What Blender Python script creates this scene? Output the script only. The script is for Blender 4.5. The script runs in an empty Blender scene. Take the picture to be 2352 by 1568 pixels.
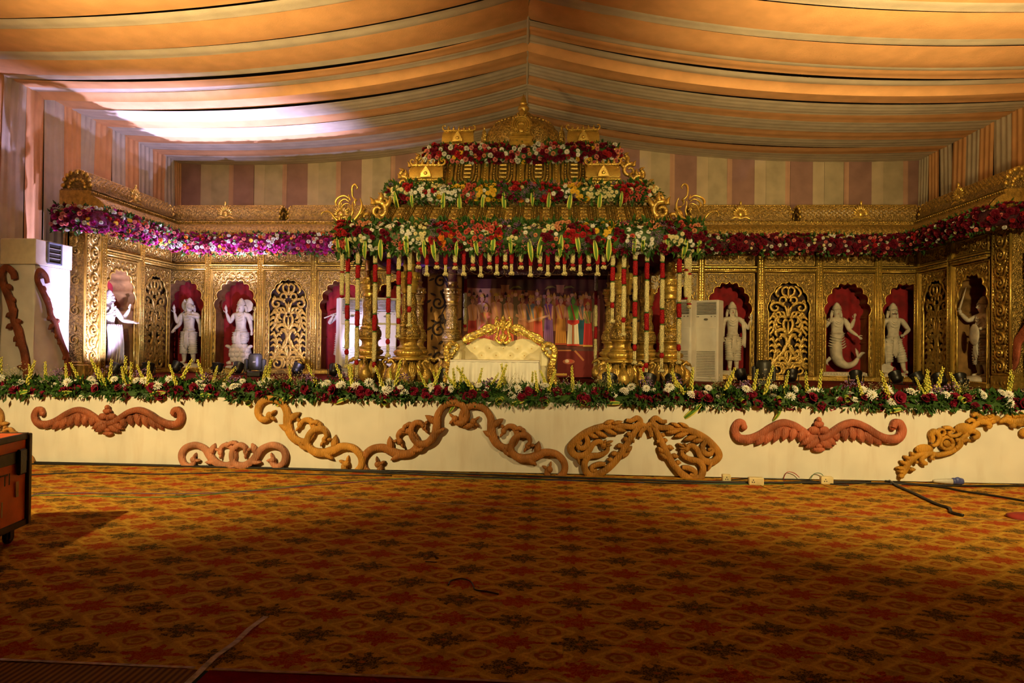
import bpy, math, random
from mathutils import Vector, Matrix, Euler, noise
sc = bpy.context.scene
col = sc.collection
rnd = random.Random(7)
PI = math.pi
R = math.radians
V = Vector

# ---------------------------------------------------------------- camera
YAW, PITCH, ROLL, FPX, EYE = R(3.3), R(0.58), R(0.65), 1568.0, 1.58
_F = V((-math.sin(YAW)*math.cos(PITCH), math.cos(YAW)*math.cos(PITCH), math.sin(PITCH)))
_R0 = V((math.cos(YAW), math.sin(YAW), 0)); _U0 = _R0.cross(_F)
_R = _R0*math.cos(ROLL) + _U0*math.sin(ROLL)
_U = _U0*math.cos(ROLL) - _R0*math.sin(ROLL)
CAM = V((0, 0, EYE))
cd = bpy.data.cameras.new('camera'); cam = bpy.data.objects.new('camera', cd); col.objects.link(cam)
cd.sensor_width = 36; cd.lens = 24; cd.clip_end = 200
m3 = Matrix((_R, _U, -_F)).transposed()
cam.matrix_world = Matrix.Translation(CAM) @ m3.to_4x4()
sc.camera = cam
def _d(px, py): return _F + _R*((px-1176)/FPX) - _U*((py-784)/FPX)
def PY(px, py, Y): d = _d(px, py); return CAM + d*(Y/d.y)
def PZ(px, py, Z=0.0): d = _d(px, py); return CAM + d*((Z-EYE)/d.z)
def PX(px, py, X): d = _d(px, py); return CAM + d*(X/d.x)

# ---------------------------------------------------------------- world, exposure, lamps and added fills
sc.view_settings.view_transform = 'Standard'; sc.view_settings.look = 'None'
sc.view_settings.gamma = 1; sc.view_settings.exposure = 0.0
sc.view_settings.use_curve_mapping = False
sc.cycles.max_bounces = 4; sc.cycles.diffuse_bounces = 3; sc.cycles.glossy_bounces = 2; sc.cycles.use_adaptive_sampling = True; sc.cycles.adaptive_threshold = .05; sc.cycles.adaptive_min_samples = 16; sc.cycles.use_light_tree = False; sc.cycles.transmission_bounces = 2; sc.cycles.transparent_max_bounces = 2
sc.cycles.caustics_reflective = False; sc.cycles.caustics_refractive = False
w = bpy.data.worlds.new('hall_dark'); sc.world = w; w.use_nodes = True
w.node_tree.nodes['Background'].inputs[0].default_value = (0.9, 0.5, 0.2, 1)
w.node_tree.nodes['Background'].inputs[1].default_value = 0.004
def spot(name, loc, target, power, color, size=60, blend=0.6, rad=0.15):
    l = bpy.data.lights.new(name, 'SPOT'); l.energy = power; l.color = color
    l.spot_size = R(size); l.spot_blend = blend; l.shadow_soft_size = rad
    o = bpy.data.objects.new(name, l); col.objects.link(o); o.location = loc
    o.rotation_euler = (V(target)-V(loc)).to_track_quat('-Z', 'Y').to_euler()
    return o
WARM = (1.0, 0.73, 0.30); COOL = (0.62, 0.52, 1.0)
spot('flood_lamp_left', (-5.2, 0.6, 4.9), (-4.6, 10.4, 1.5), 3700, WARM, 66, 0.9, 0.12)
spot('flood_lamp_right', (4.6, 0.6, 4.9), (3.9, 10.4, 1.5), 3300, WARM, 66, 0.9, 0.12)
spot('canopy_fill', (0.2, 2.2, 3.0), (-0.7, 13.5, 3.3), 850, WARM, 46, 0.9, 0.15)  # added warm fill, set low to reach the backdrop under the eave
spot('arcade_fill', (4.6, 1.6, 5.0), (6.9, 16.0, 2.6), 1350, WARM, 38, 0.9, 0.12)  # added fill that brightens the right arcade and its statues
spot('roof_lamp_left', (-5.2, 6.6, 3.0), (-5.4, 11.2, 7.0), 1900, (1.0, .66, .25), 84, 0.9, 0.3)
spot('roof_lamp_right', (4.8, 6.6, 3.0), (5.2, 11.2, 7.0), 2200, (1.0, .66, .25), 84, 0.9, 0.3)
p_ = PY(500, 838, 15.25)
spot('led_lamp_roof', (p_.x, 15.2, 1.22), PZ(490, 290, 6.7), 4000, COOL, 72, 0.6, 0.05)
spot('led_lamp_pier', (-8.25, 13.3, 1.12), (-9.4, 13.5, 2.3), 1300, COOL, 85, 0.7, 0.05)
spot('wing_fill_cool', (-6.2, 12.6, 1.12), (-9.2, 15.0, 4.3), 950, COOL, 64, 0.7, 0.05)  # added cool wash over the left wing, garland and tent wall
spot('led_lamp_arcade', (-5.3, 13.4, 1.12), (-6.8, 16.5, 3.6), 650, COOL, 90, 0.8, 0.05)
spot('led_lamp_column', (-4.75, 14.0, 1.12), (-3.6, 15.3, 2.0), 420, COOL, 70, 0.6, 0.05)

# ---------------------------------------------------------------- materials
MATS = {}
def mat(name, c, rough=.6, metal=0.0, var=.12, vscale=8.0, bump=0.0, bscale=30.0, kind='noise', c2=None, spec=.5, sheen=0, trans=0, emit=None, vcol=False):
    if name in MATS: return MATS[name]
    m = bpy.data.materials.new(name); m.use_nodes = True
    nt = m.node_tree; N = nt.nodes; L = nt.links; b = N['Principled BSDF']
    b.inputs['Roughness'].default_value = rough; b.inputs['Metallic'].default_value = metal
    b.inputs['Specular IOR Level'].default_value = spec
    if metal > .4: b.inputs['Coat Weight'].default_value = .35; b.inputs['Coat Roughness'].default_value = .3
    if trans: b.inputs['Transmission Weight'].default_value = trans
    tc = N.new('ShaderNodeTexCoord')
    if vcol:
        a = N.new('ShaderNodeAttribute'); a.attribute_name = 'Col'
        L.new(a.outputs['Color'], b.inputs['Base Color'])
    else:
        nz = N.new('ShaderNodeTexNoise'); nz.inputs['Scale'].default_value = vscale; nz.inputs['Detail'].default_value = 2
        L.new(tc.outputs['Object'], nz.inputs['Vector'])
        mx = N.new('ShaderNodeMix'); mx.data_type = 'RGBA'
        k2 = c2 if c2 else tuple(max(0, x*(1-2*var)) for x in c)
        k1 = c if c2 else tuple(min(1, x*(1+var)) for x in c)
        mx.inputs[6].default_value = (*k1, 1); mx.inputs[7].default_value = (*k2, 1)
        rp = N.new('ShaderNodeValToRGB'); rp.color_ramp.elements[0].position = .32; rp.color_ramp.elements[1].position = .7
        L.new(nz.outputs['Fac'], rp.inputs[0]); L.new(rp.outputs[0], mx.inputs[0])
        L.new(mx.outputs[2], b.inputs['Base Color'])
    if bump:
        bp = N.new('ShaderNodeBump'); bp.inputs['Strength'].default_value = bump; bp.inputs['Distance'].default_value = .02
        if kind == 'noise':
            t = N.new('ShaderNodeTexNoise'); t.inputs['Scale'].default_value = bscale; t.inputs['Detail'].default_value = 2; o = t.outputs['Fac']
        elif kind == 'voronoi':
            t = N.new('ShaderNodeTexVoronoi'); t.inputs['Scale'].default_value = bscale; t.feature = 'F1'; o = t.outputs['Distance']
        else:
            t = N.new('ShaderNodeTexWave'); t.inputs['Scale'].default_value = bscale; t.inputs['Distortion'].default_value = 6; t.inputs['Detail Scale'].default_value = 2; o = t.outputs['Fac']
        L.new(tc.outputs['Object'], t.inputs['Vector']); L.new(o, bp.inputs['Height']); L.new(bp.outputs[0], b.inputs['Normal'])
    if emit:
        b.inputs['Emission Color'].default_value = (*emit[0], 1); b.inputs['Emission Strength'].default_value = emit[1]
    MATS[name] = m; return m
GOLD = mat('gold_leaf', (.62, .41, .085), .32, .66, .18, 14, .5, 46, 'noise')
GOLDC = mat('gold_carved', (.50, .325, .075), .38, .62, .3, 22, .9, 40, 'voronoi')
GOLDB = mat('gold_bright', (.76, .52, .105), .27, .70, .12, 10, .25, 60, 'noise')
GOLDD = mat('gold_dull', (.30, .19, .05), .48, .55, .25, 18, .8, 34, 'voronoi')
GOLDS = mat('gold_scaled', (.80, .55, .11), .3, .66, .25, 18, 1.0, 24, 'voronoi')
BRONZE = mat('bronze_niche', (.34, .19, .06), .55, .35, .2, 5, .3, 12, 'noise')
WHITE = mat('statue_white', (.64, .58, .46), .55, 0, .14, 7, .25, 24, 'noise')
MAROON = mat('maroon_cloth', (.27, .006, .010), .85, 0, .2, 5, .2, 18, 'noise')
SKIRT = mat('skirt_cloth', (.80, .76, .67), .8, 0, .05, 2.2, .12, 9, 'noise')
CLOTHW = mat('white_cloth', (.76, .73, .68), .8, 0, .06, 3, .35, 5, 'noise')
CREAMUP = mat('cream_leatherette', (.68, .60, .36), .42, 0, .05, 5, .1, 30, 'noise')
TABLEC = mat('table_cloth', (.68, .65, .57), .8, 0, .05, 4, .1, 30, 'noise')
BLACK = mat('black_plastic', (.012, .012, .011), .38, 0, .2, 9, .1, 60, 'noise')
GREYP = mat('dark_grey_plastic', (.040, .038, .026), .42, 0, .15, 9, .08, 80, 'noise')
LENS = mat('lens_glass', (.05, .05, .06), .08, 0, .1, 5)
ACW = mat('ac_white', (.76, .73, .64), .35, 0, .05, 4)
ACD = mat('ac_grille_dark', (.03, .028, .022), .6, 0, .1, 4)
GLOW = mat('led_glow', (.8, .8, 1), .4, 0, .0, 4, emit=((.8, .78, 1.0), 28))
VCOL = mat('petal_paint', (1, 1, 1), .62, vcol=True, spec=.25)
LEAF = mat('leaf_green', (.042, .12, .014), .5, 0, .4, 6, c2=(.022, .055, .009), spec=.35)
STEM = mat('stem_green', (.10, .22, .03), .6, 0, .2, 6)

# ---------------------------------------------------------------- mesh helpers
def catmull(pts, n=8):
    p = [V(q) for q in pts]
    if len(p) < 3: return [p[0].lerp(p[1], i/n) for i in range(n+1)]
    out = []
    for i in range(len(p)-1):
        a = p[i-1] if i else p[0]*2-p[1]; b, c = p[i], p[i+1]
        d = p[i+2] if i+2 < len(p) else p[-1]*2-p[-2]
        for k in range(n):
            t = k/n
            out.append(.5*((2*b)+(c-a)*t+(2*a-5*b+4*c-d)*t*t+(3*b-a-3*c+d)*t**3))
    out.append(p[-1]); return out
def lerps(vals, n):
    if not hasattr(vals, '__len__'): return [vals]*n
    o = []
    for i in range(n):
        f = i/(n-1)*(len(vals)-1); k = min(int(f), len(vals)-2); o.append(vals[k]+(vals[k+1]-vals[k])*(f-k))
    return o
class MB:
    def __init__(s): s.v = []; s.f = []; s.sm = []; s.c = []; s.cc = None; s.M = None
    def add(s, vs, fs, smooth=True):
        o = len(s.v)
        if s.M is not None: vs = [s.M @ V(q) for q in vs]
        s.v.extend([tuple(q) for q in vs]); s.c.extend([s.cc]*len(vs))
        s.f.extend([tuple(i+o for i in f) for f in fs]); s.sm.extend([smooth]*len(fs)); return s
    def box(s, c, d, ch=0.0, rot=None):
        c = V(c); hx, hy, hz = d[0]/2, d[1]/2, d[2]/2; ch = min(ch, hx*.9, hy*.9, hz*.9)
        vs = []; fs = []
        if ch <= 0:
            vs = [V((x, y, z)) for x in (-hx, hx) for y in (-hy, hy) for z in (-hz, hz)]
            fs = [(0, 1, 3, 2), (4, 6, 7, 5), (0, 4, 5, 1), (2, 3, 7, 6), (0, 2, 6, 4), (1, 5, 7, 3)]
        else:
            idx = {}
            for sx in (-1, 1):
                for sy in (-1, 1):
                    for sz in (-1, 1):
                        for a in range(3):
                            e = [hx, hy, hz]
                            q = [sx*(hx-ch), sy*(hy-ch), sz*(hz-ch)]; q[a] = (sx, sy, sz)[a]*e[a]
                            idx[(sx, sy, sz, a)] = len(vs); vs.append(V(q))
            for a in range(3):
                b, cx = (a+1) % 3, (a+2) % 3
                for sg in (-1, 1):
                    q = []
                    for (u, w_) in ((-1, -1), (1, -1), (1, 1), (-1, 1)):
                        k = [0, 0, 0]; k[a] = sg; k[b] = u; k[cx] = w_; q.append(idx[(*k, a)])
                    fs.append(tuple(q if sg > 0 else q[::-1]))
                for u in (-1, 1):
                    for w_ in (-1, 1):
                        k0 = [0, 0, 0]; k1 = [0, 0, 0]; k0[a] = -1; k1[a] = 1
                        for k in (k0, k1): k[b] = u; k[cx] = w_
                        q = [idx[(*k0, b)], idx[(*k1, b)], idx[(*k1, cx)], idx[(*k0, cx)]]
                        fs.append(tuple(q if u*w_ < 0 else q[::-1]))
            for sx in (-1, 1):
                for sy in (-1, 1):
                    for sz in (-1, 1):
                        q = [idx[(sx, sy, sz, a)] for a in range(3)]
                        fs.append(tuple(q if sx*sy*sz > 0 else q[::-1]))
        if rot: m = Euler(rot).to_matrix(); vs = [m @ q for q in vs]
        return s.add([q+c for q in vs], fs, False)
    def lathe(s, prof, seg=32, c=(0, 0, 0), mod=None, cap=True, ax='z', sx=1, sy=1):
        vs = []; fs = []; n = len(prof)
        for j, (r, z) in enumerate(prof):
            for i in range(seg):
                a = 2*PI*i/seg; rr = r*(mod(a, j/(n-1), z) if mod else 1)
                p = (rr*math.cos(a)*sx, rr*math.sin(a)*sy, z)
                if ax == 'y': p = (p[0], z, p[1])
                elif ax == 'x': p = (z, p[0], p[1])
                vs.append((p[0]+c[0], p[1]+c[1], p[2]+c[2]))
        fl = ax == 'y'
        for j in range(n-1):
            for i in range(seg):
                q = (j*seg+i, j*seg+(i+1) % seg, (j+1)*seg+(i+1) % seg, (j+1)*seg+i)
                fs.append(q[::-1] if fl else q)
        if cap:
            a = tuple(range(seg)); b = tuple(range((n-1)*seg, n*seg))
            fs.append(a if fl else a[::-1]); fs.append(b[::-1] if fl else b)
        return s.add(vs, fs)
    def ell(s, c, r, seg=10, rings=6, rot=None):
        if not hasattr(r, '__len__'): r = (r, r, r)
        vs = [V((0, 0, -r[2]))]; fs = []
        for j in range(1, rings):
            t = PI*j/rings
            for i in range(seg):
                a = 2*PI*i/seg; vs.append(V((r[0]*math.sin(t)*math.cos(a), r[1]*math.sin(t)*math.sin(a), -r[2]*math.cos(t))))
        vs.append(V((0, 0, r[2]))); e = len(vs)-1
        for i in range(seg):
            fs.append((0, 1+(i+1) % seg, 1+i)); b = 1+(rings-2)*seg; fs.append((b+i, b+(i+1) % seg, e))
        for j in range(rings-2):
            for i in range(seg):
                o = 1+j*seg; fs.append((o+i, o+(i+1) % seg, o+seg+(i+1) % seg, o+seg+i))
        if rot: m = Euler(rot).to_matrix(); vs = [m @ q for q in vs]
        return s.add([q+V(c) for q in vs], fs)
    def octa(s, c, r):
        if not hasattr(r, '__len__'): r = (r, r, r)
        x, y, z = c
        return s.add([(x+r[0], y, z), (x-r[0], y, z), (x, y+r[1], z), (x, y-r[1], z), (x, y, z+r[2]), (x, y, z-r[2])],
                     [(0, 2, 4), (2, 1, 4), (1, 3, 4), (3, 0, 4), (2, 0, 5), (1, 2, 5), (3, 1, 5), (0, 3, 5)])
    def tube(s, pts, rad, seg=8, n=6, flat=1.0, smooth_path=True, cap=True):
        p = catmull(pts, n) if smooth_path and len(pts) > 2 else [V(q) for q in pts]
        rs = lerps(rad, len(p)); vs = []; fs = []
        t = (p[1]-p[0]).normalized(); u = t.orthogonal().normalized()
        for i, q in enumerate(p):
            t2 = (p[min(i+1, len(p)-1)]-p[max(i-1, 0)])
            if t2.length > 1e-9: t2.normalize()
            else: t2 = t
            u = (u - t2*u.dot(t2)); u = u.normalized() if u.length > 1e-6 else t2.orthogonal().normalized()
            b = t2.cross(u); t = t2
            for k in range(seg):
                a = 2*PI*k/seg; vs.append(q+(u*math.cos(a)+b*math.sin(a)*flat)*rs[i])
        for i in range(len(p)-1):
            for k in range(seg): fs.append((i*seg+k, i*seg+(k+1) % seg, (i+1)*seg+(k+1) % seg, (i+1)*seg+k))
        if cap: fs.append(tuple(range(seg))[::-1]); fs.append(tuple(range((len(p)-1)*seg, len(p)*seg)))
        return s.add(vs, fs)
    def ribbon(s, pts, wid, dep=.03, n=6, base=0.0, closed=False, groove=False, flat=False):
        """a carved band in the local XZ plane standing proud towards -Y (flat back at y=-base)"""
        p = catmull([(q[0], q[1], 0) for q in pts], n) if len(pts) > 2 else [V((q[0], q[1], 0)) for q in pts]
        ws = lerps(wid, len(p)); ds = lerps(dep, len(p)); vs = []; fs = []
        sec = ((-1, 0), (-1, .55), (-.62, .95), (0, .72 if groove else 1), (.62, .95), (1, .55), (1, 0))
        if flat: sec = ((-1, 0), (-1, .70), (-.80, 1), (0, .86 if groove else 1.0), (.80, 1), (1, .70), (1, 0))
        for i, q in enumerate(p):
            t = p[min(i+1, len(p)-1)]-p[max(i-1, 0)]
            if t.length < 1e-9: t = V((1, 0, 0))
            t.normalize(); nn = V((-t.y, t.x, 0))
            for (a, h) in sec:
                e = q+nn*(a*ws[i]/2); vs.append((e.x, -base-h*ds[i], e.y))
        k = len(sec)
        for i in range(len(p)-1):
            for j in range(k): fs.append((i*k+j, (i+1)*k+j, (i+1)*k+(j+1) % k, i*k+(j+1) % k))
        fs.append(tuple(range(k))); fs.append(tuple(range((len(p)-1)*k, len(p)*k))[::-1])
        return s.add(vs, fs)
    def leafb(s, a, b, wd, dep=.03, base=0.0, n=5):
        """a raised leaf in the XZ plane from a to b"""
        a = V((a[0], a[1])); b = V((b[0], b[1])); m = [a.lerp(b, i/n) for i in range(n+1)]
        w_ = [wd*math.sin(PI*(.08+.92*i/n))**.8 if i < n else .002 for i in range(n+1)]
        return s.ribbon([(q.x, q.y) for q in m], w_, [dep*(.5+.5*math.sin(PI*(.1+.8*i/n))) for i in range(n+1)], n=1, base=base)
    def grid(s, fn, nu, nv, smooth=True, flip=False):
        vs = [fn(i/nu, j/nv) for j in range(nv+1) for i in range(nu+1)]
        fs = []
        for j in range(nv):
            for i in range(nu):
                q = (j*(nu+1)+i, j*(nu+1)+i+1, (j+1)*(nu+1)+i+1, (j+1)*(nu+1)+i); fs.append(q[::-1] if flip else q)
        return s.add(vs, fs, smooth)
    def poly(s, pts, y=0.0, thick=0.0):
        """flat polygon in XZ facing -Y, optional thickness"""
        n = len(pts); vs = [(q[0], y-thick, q[1]) for q in pts]; fs = [tuple(range(n))]
        if thick:
            vs += [(q[0], y, q[1]) for q in pts]
            fs += [(i, i+n, (i+1) % n+n, (i+1) % n) for i in range(n)]
        return s.add(vs, fs, False)
    def mesh(s, name):
        me = bpy.data.meshes.new(name); me.from_pydata(s.v, [], s.f)
        me.polygons.foreach_set('use_smooth', s.sm)
        if any(c is not None for c in s.c):
            at = me.color_attributes.new('Col', 'FLOAT_COLOR', 'POINT')
            fl = []
            for c in s.c: fl.extend((*(c or (.5, .5, .5)), 1.0))
            at.data.foreach_set('color', fl)
        me.update(); return me
    def build(s, name, m, parent=None, loc=None, rot=None):
        me = s.mesh(name); me.materials.append(m); return link(name, me, parent, loc, rot)
def text_mesh(name, body, size, ext, m, shear=0, align='LEFT'):
    cu = bpy.data.curves.new(name, 'FONT'); cu.body = body; cu.size = size; cu.extrude = ext; cu.align_x = align; cu.shear = shear; cu.materials.append(m)
    o = bpy.data.objects.new(name, cu); me = bpy.data.meshes.new_from_object(o); bpy.data.objects.remove(o); return me
def link(name, me, parent=None, loc=None, rot=None, scale=None):
    o = bpy.data.objects.new(name, me); col.objects.link(o)
    if parent: o.parent = parent
    if loc is not None: o.location = loc
    if rot is not None: o.rotation_euler = rot
    if scale is not None: o.scale = (scale,)*3 if not hasattr(scale, '__len__') else scale
    return o
def tag(o, label=None, cat=None, group=None, kind=None):
    if label: o['label'] = label
    if cat: o['category'] = cat
    if group: o['group'] = group
    if kind: o['kind'] = kind
    return o
def thing(name, label, cat, loc=(0, 0, 0), rz=0.0, group=None, rot=None):
    o = bpy.data.objects.new(name, None); col.objects.link(o); o.empty_display_size = .1
    o.location = loc; o.rotation_euler = rot if rot else (0, 0, rz)
    return tag(o, label, cat, group, 'thing')
def copy_tree(o, parent=None):
    c = o.copy(); col.objects.link(c)
    if parent: c.parent = parent
    for ch in o.children: copy_tree(ch, c)
    return c
ORD = ['first', 'second', 'third', 'fourth', 'fifth', 'sixth', 'seventh', 'eighth', 'ninth', 'tenth', 'eleventh', 'twelfth', 'thirteenth']
# ---------------------------------------------------------------- the setting
XL, XR, YB, ZE, ZR, XC0 = -10.35, 9.55, 18.4, 6.62, 7.5, -0.55
SF, SH = 8.65, 0.90            # stage front, stage height
PEACH = mat('fabric_peach', (.82, .46, .21), .85, 0, .06, 3, .15, 40, 'noise', spec=.1)
CREAM = mat('fabric_cream', (.66, .59, .46), .85, 0, .06, 3, .15, 40, 'noise', spec=.1)
MAUVE = mat('fabric_mauve', (.36, .21, .18), .9, 0, .08, 3, .1, 40, 'noise', spec=.1)
PALE = mat('fabric_pale', (.58, .47, .32), .9, 0, .06, 3, .1, 40, 'noise', spec=.1)
OLIVE = mat('fabric_olive_cream', (.50, .42, .28), .9, 0, .08, 3, .1, 40, 'noise', spec=.1)

def carpet_mat():
    m = bpy.data.materials.new('carpet_pattern'); m.use_nodes = True
    nt = m.node_tree; N = nt.nodes; L = nt.links; b = N['Principled BSDF']
    b.inputs['Roughness'].default_value = .95; b.inputs['Specular IOR Level'].default_value = .08
    def M(op, a, c=None, d=None):
        n = N.new('ShaderNodeMath'); n.operation = op
        for i, x in enumerate((a, c, d)):
            if x is None: continue
            if isinstance(x, (int, float)): n.inputs[i].default_value = x
            else: L.new(x, n.inputs[i])
        return n.outputs[0]
    def MIX(f, a, c):
        n = N.new('ShaderNodeMix'); n.data_type = 'RGBA'
        L.new(f, n.inputs[0])
        for i, x in ((6, a), (7, c)):
            if isinstance(x, tuple): n.inputs[i].default_value = (*x, 1)
            else: L.new(x, n.inputs[i])
        return n.outputs[2]
    def SS(x, lo, hi):
        n = N.new('ShaderNodeMapRange'); n.interpolation_type = 'SMOOTHSTEP'
        L.new(x, n.inputs[0]); n.inputs[1].default_value = lo; n.inputs[2].default_value = hi
        return n.outputs[0]
    def NOISE(vec, s, det=3):
        n = N.new('ShaderNodeTexNoise'); n.inputs['Scale'].default_value = s; n.inputs['Detail'].default_value = det
        L.new(vec, n.inputs['Vector']); return n.outputs['Fac']
    tc = N.new('ShaderNodeTexCoord'); sp = N.new('ShaderNodeSeparateXYZ'); L.new(tc.outputs['Object'], sp.inputs[0])
    X, Y = sp.outputs[0], sp.outputs[1]
    def layer(cx, cy, ox, oy):
        ux = M('DIVIDE', M('ADD', X, ox), cx); uy = M('DIVIDE', M('ADD', Y, oy), cy)
        fx = M('FLOOR', ux); fy = M('FLOOR', uy)
        lx = M('SUBTRACT', M('SUBTRACT', ux, fx), .5); ly = M('SUBTRACT', M('SUBTRACT', uy, fy), .5)
        par = M('FLOORED_MODULO', M('ADD', fx, fy), 2.0)
        return lx, ly, par
    nz = NOISE(tc.outputs['Object'], 34, 4); nf = NOISE(tc.outputs['Object'], 120, 2); nl = NOISE(tc.outputs['Object'], 9, 3)
    lx, ly, par = layer(.366, .295, 0, 0)
    skew = M('MULTIPLY', M('ADD', lx, .04), 1.0)
    r = M('SQRT', M('ADD', M('POWER', M('ABSOLUTE', M('DIVIDE', skew, .47)), 1.25), M('POWER', M('ABSOLUTE', M('DIVIDE', ly, .40)), 1.25)))
    th = M('ARCTAN2', ly, lx)
    edge = M('ADD', M('ADD', .86, M('MULTIPLY', M('COSINE', M('MULTIPLY', th, 8.0)), .12)), M('MULTIPLY', M('SUBTRACT', nz, .5), 1.0))
    mask = SS(M('SUBTRACT', edge, r), -.03, .06)
    tip = SS(M('SUBTRACT', .045, M('ADD', M('ABSOLUTE', ly), M('MULTIPLY', M('ABSOLUTE', M('SUBTRACT', lx, .36)), .3))), -.01, .02)
    mask = M('MAXIMUM', mask, tip)
    ring = SS(M('SINE', M('ADD', M('MULTIPLY', r, 15.0), M('MULTIPLY', NOISE(tc.outputs['Object'], 62, 2), 20.0))), -.2, .4)
    core = SS(M('SUBTRACT', .26, r), -.05, .05)
    small = SS(M('SUBTRACT', M('ADD', .34, M('MULTIPLY', M('SUBTRACT', nz, .5), .5)), M('SQRT', M('ADD', M('POWER', M('DIVIDE', M('SUBTRACT', .5, M('ABSOLUTE', lx)), .6), 2.0), M('POWER', M('DIVIDE', M('SUBTRACT', .5, M('ABSOLUTE', ly)), .55), 2.0)))), -.03, .05)
    base = MIX(SS(nl, .35, .65), (.44, .215, .020), (.58, .32, .04))
    base = MIX(M('MULTIPLY', SS(nf, .45, .62), .45), base, (.26, .10, .018))
    ax, ay = M('ABSOLUTE', lx), M('ABSOLUTE', ly)
    lat = SS(M('SUBTRACT', .075, M('ABSOLUTE', M('SUBTRACT', M('ADD', M('ADD', ax, ay), M('MULTIPLY', M('SUBTRACT', nz, .5), .25)), .62))), .0, .07)
    base = MIX(M('MULTIPLY', lat, .65), base, (.72, .43, .06))
    r2 = M('SQRT', M('ADD', M('POWER', M('DIVIDE', M('SUBTRACT', .5, ax), .5), 2.0), M('POWER', M('DIVIDE', M('SUBTRACT', .5, ay), .5), 2.0)))
    rng = SS(M('SUBTRACT', .09, M('ABSOLUTE', M('SUBTRACT', M('ADD', r2, M('MULTIPLY', M('SUBTRACT', nz, .5), .35)), .33))), .0, .05)
    base = MIX(M('MULTIPLY', rng, .75), base, (.30, .045, .012))
    base = MIX(M('MULTIPLY', SS(M('SUBTRACT', .15, r2), -.03, .05), .7), base, (.30, .09, .015))
    dark = MIX(M('MULTIPLY', ring, .80), (.035, .035, .012), (.34, .17, .03))
    red = MIX(M('MULTIPLY', ring, .70), (.34, .022, .010), (.48, .13, .02))
    dark = MIX(M('MULTIPLY', core, .8), dark, (.42, .11, .02))
    red = MIX(M('MULTIPLY', core, .6), red, (.36, .11, .02))
    c = MIX(par, dark, red)
    c = MIX(M('MULTIPLY', mask, .92), base, c)
    L.new(c, b.inputs['Base Color'])
    bp = N.new('ShaderNodeBump'); bp.inputs['Strength'].default_value = .35; bp.inputs['Distance'].default_value = .01
    L.new(nf, bp.inputs['Height']); L.new(bp.outputs[0], b.inputs['Normal'])
    return m
CARPET = carpet_mat()
mb = MB(); mb.grid(lambda u, v: (XL+(XR-XL)*u, 3.24+(19-3.24)*v, 0), 8, 8)
tag(mb.build('floor', CARPET), 'orange patterned carpet with dark and red medallions', None, kind='structure')

# ceiling: strips of cloth from the ridge to both eaves
def root(name, label, kind='structure'):
    o = bpy.data.objects.new(name, None); col.objects.link(o); o['label'] = label; o['kind'] = kind; return o
ceil = root('ceiling', 'draped tent ceiling of peach and cream cloth strips')
def ridge_x(y): return -0.73 + (18.3-y)*.042
def strip(y0, y1, side, m, seed, fine, lip0=0.0, lip1=0.0, amp=.02):
    q = random.Random(seed); ph = [q.uniform(0, 6.28) for _ in range(4)]
    sag = q.uniform(.40, .50); k1 = fine*q.uniform(.85, 1.15); k2 = fine*.37
    tilt = q.uniform(-.05, .05)
    xe = XL if side < 0 else XR
    mb = MB(); nu, nv = 36, max(8, int((y1-y0)*fine*7))
    def f(u, v):
        y = y0+(y1-y0)*v; xr = ridge_x(y); x = xr+(xe-xr)*u
        z = ZR+(ZE-ZR)*u - sag*4*u*(1-u)*(1-.25*u)
        end = .55+.45*(1-math.sin(PI*u))
        w = math.sin(k1*2*PI*(y-y0)+ph[0]+1.6*math.sin(u*3+ph[2]))+.6*math.sin(k2*2*PI*(y-y0)+ph[1]+u*2)
        ed = .5+.5*abs(2*v-1)**1.5
        z += amp*w*end*ed
        z -= .035*math.sin(PI*v)*(1 if fine < 3 else .3)              # belly of the strip
        z += tilt*(u-.5)*(v-.5)
        z += -lip0*(1-v)**3 - lip1*v**3
        return (x, y, z)
    mb.grid(f, nu, nv, flip=side > 0)
    o = mb.build('fabric_strip', m, ceil)
# front bay: wide flat strips; back bay: narrow strips with tight pleats
y = -4.0; k = 0; fs = []
pat = [(.80, PEACH, 1.4, .012), (.30, CREAM, 4.5, .009)]
while y < 11.9:
    wd, m, fi, am = pat[k % 2]; fs.append((y, y+wd+.03, m, fi, am)); y += wd; k += 1
fs += [(y, y+.26, CREAM, 5, .010), (y+.24, y+.60, PEACH, 4, .012), (y+.58, y+.86, CREAM, 5, .010), (y+.84, 13.25, PEACH, 3, .012)]
for i, (a, b, m, fi, am) in enumerate(fs):
    last = i == len(fs)-1
    for sd in (-1, 1): strip(a, b, sd, m, 10*i+sd, fi, 0, .11 if last else 0, am)
yy = 13.0; i = 0
bw = [(.42, CREAM), (.62, PEACH), (.62, CREAM), (.52, PEACH), (.66, CREAM), (.56, PEACH), (.62, CREAM), (.5, PEACH), (.9, CREAM)]
for wd, m in bw:
    for sd in (-1, 1): strip(yy, yy+wd+.03, sd, m, 500+10*i+sd, 5.0 if m is CREAM else 3.0, 0, 0, .0075 if m is CREAM else .009)
    yy += wd; i += 1
# ridge seam
mb = MB()
mb.tube([(ridge_x(y_), y_, ZR+.0+.02*math.sin(y_*9)) for y_ in [-4+i*.5 for i in range(45)]], .03, 6, 1)
mb.build('ridge_seam', CREAM, ceil)

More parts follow.
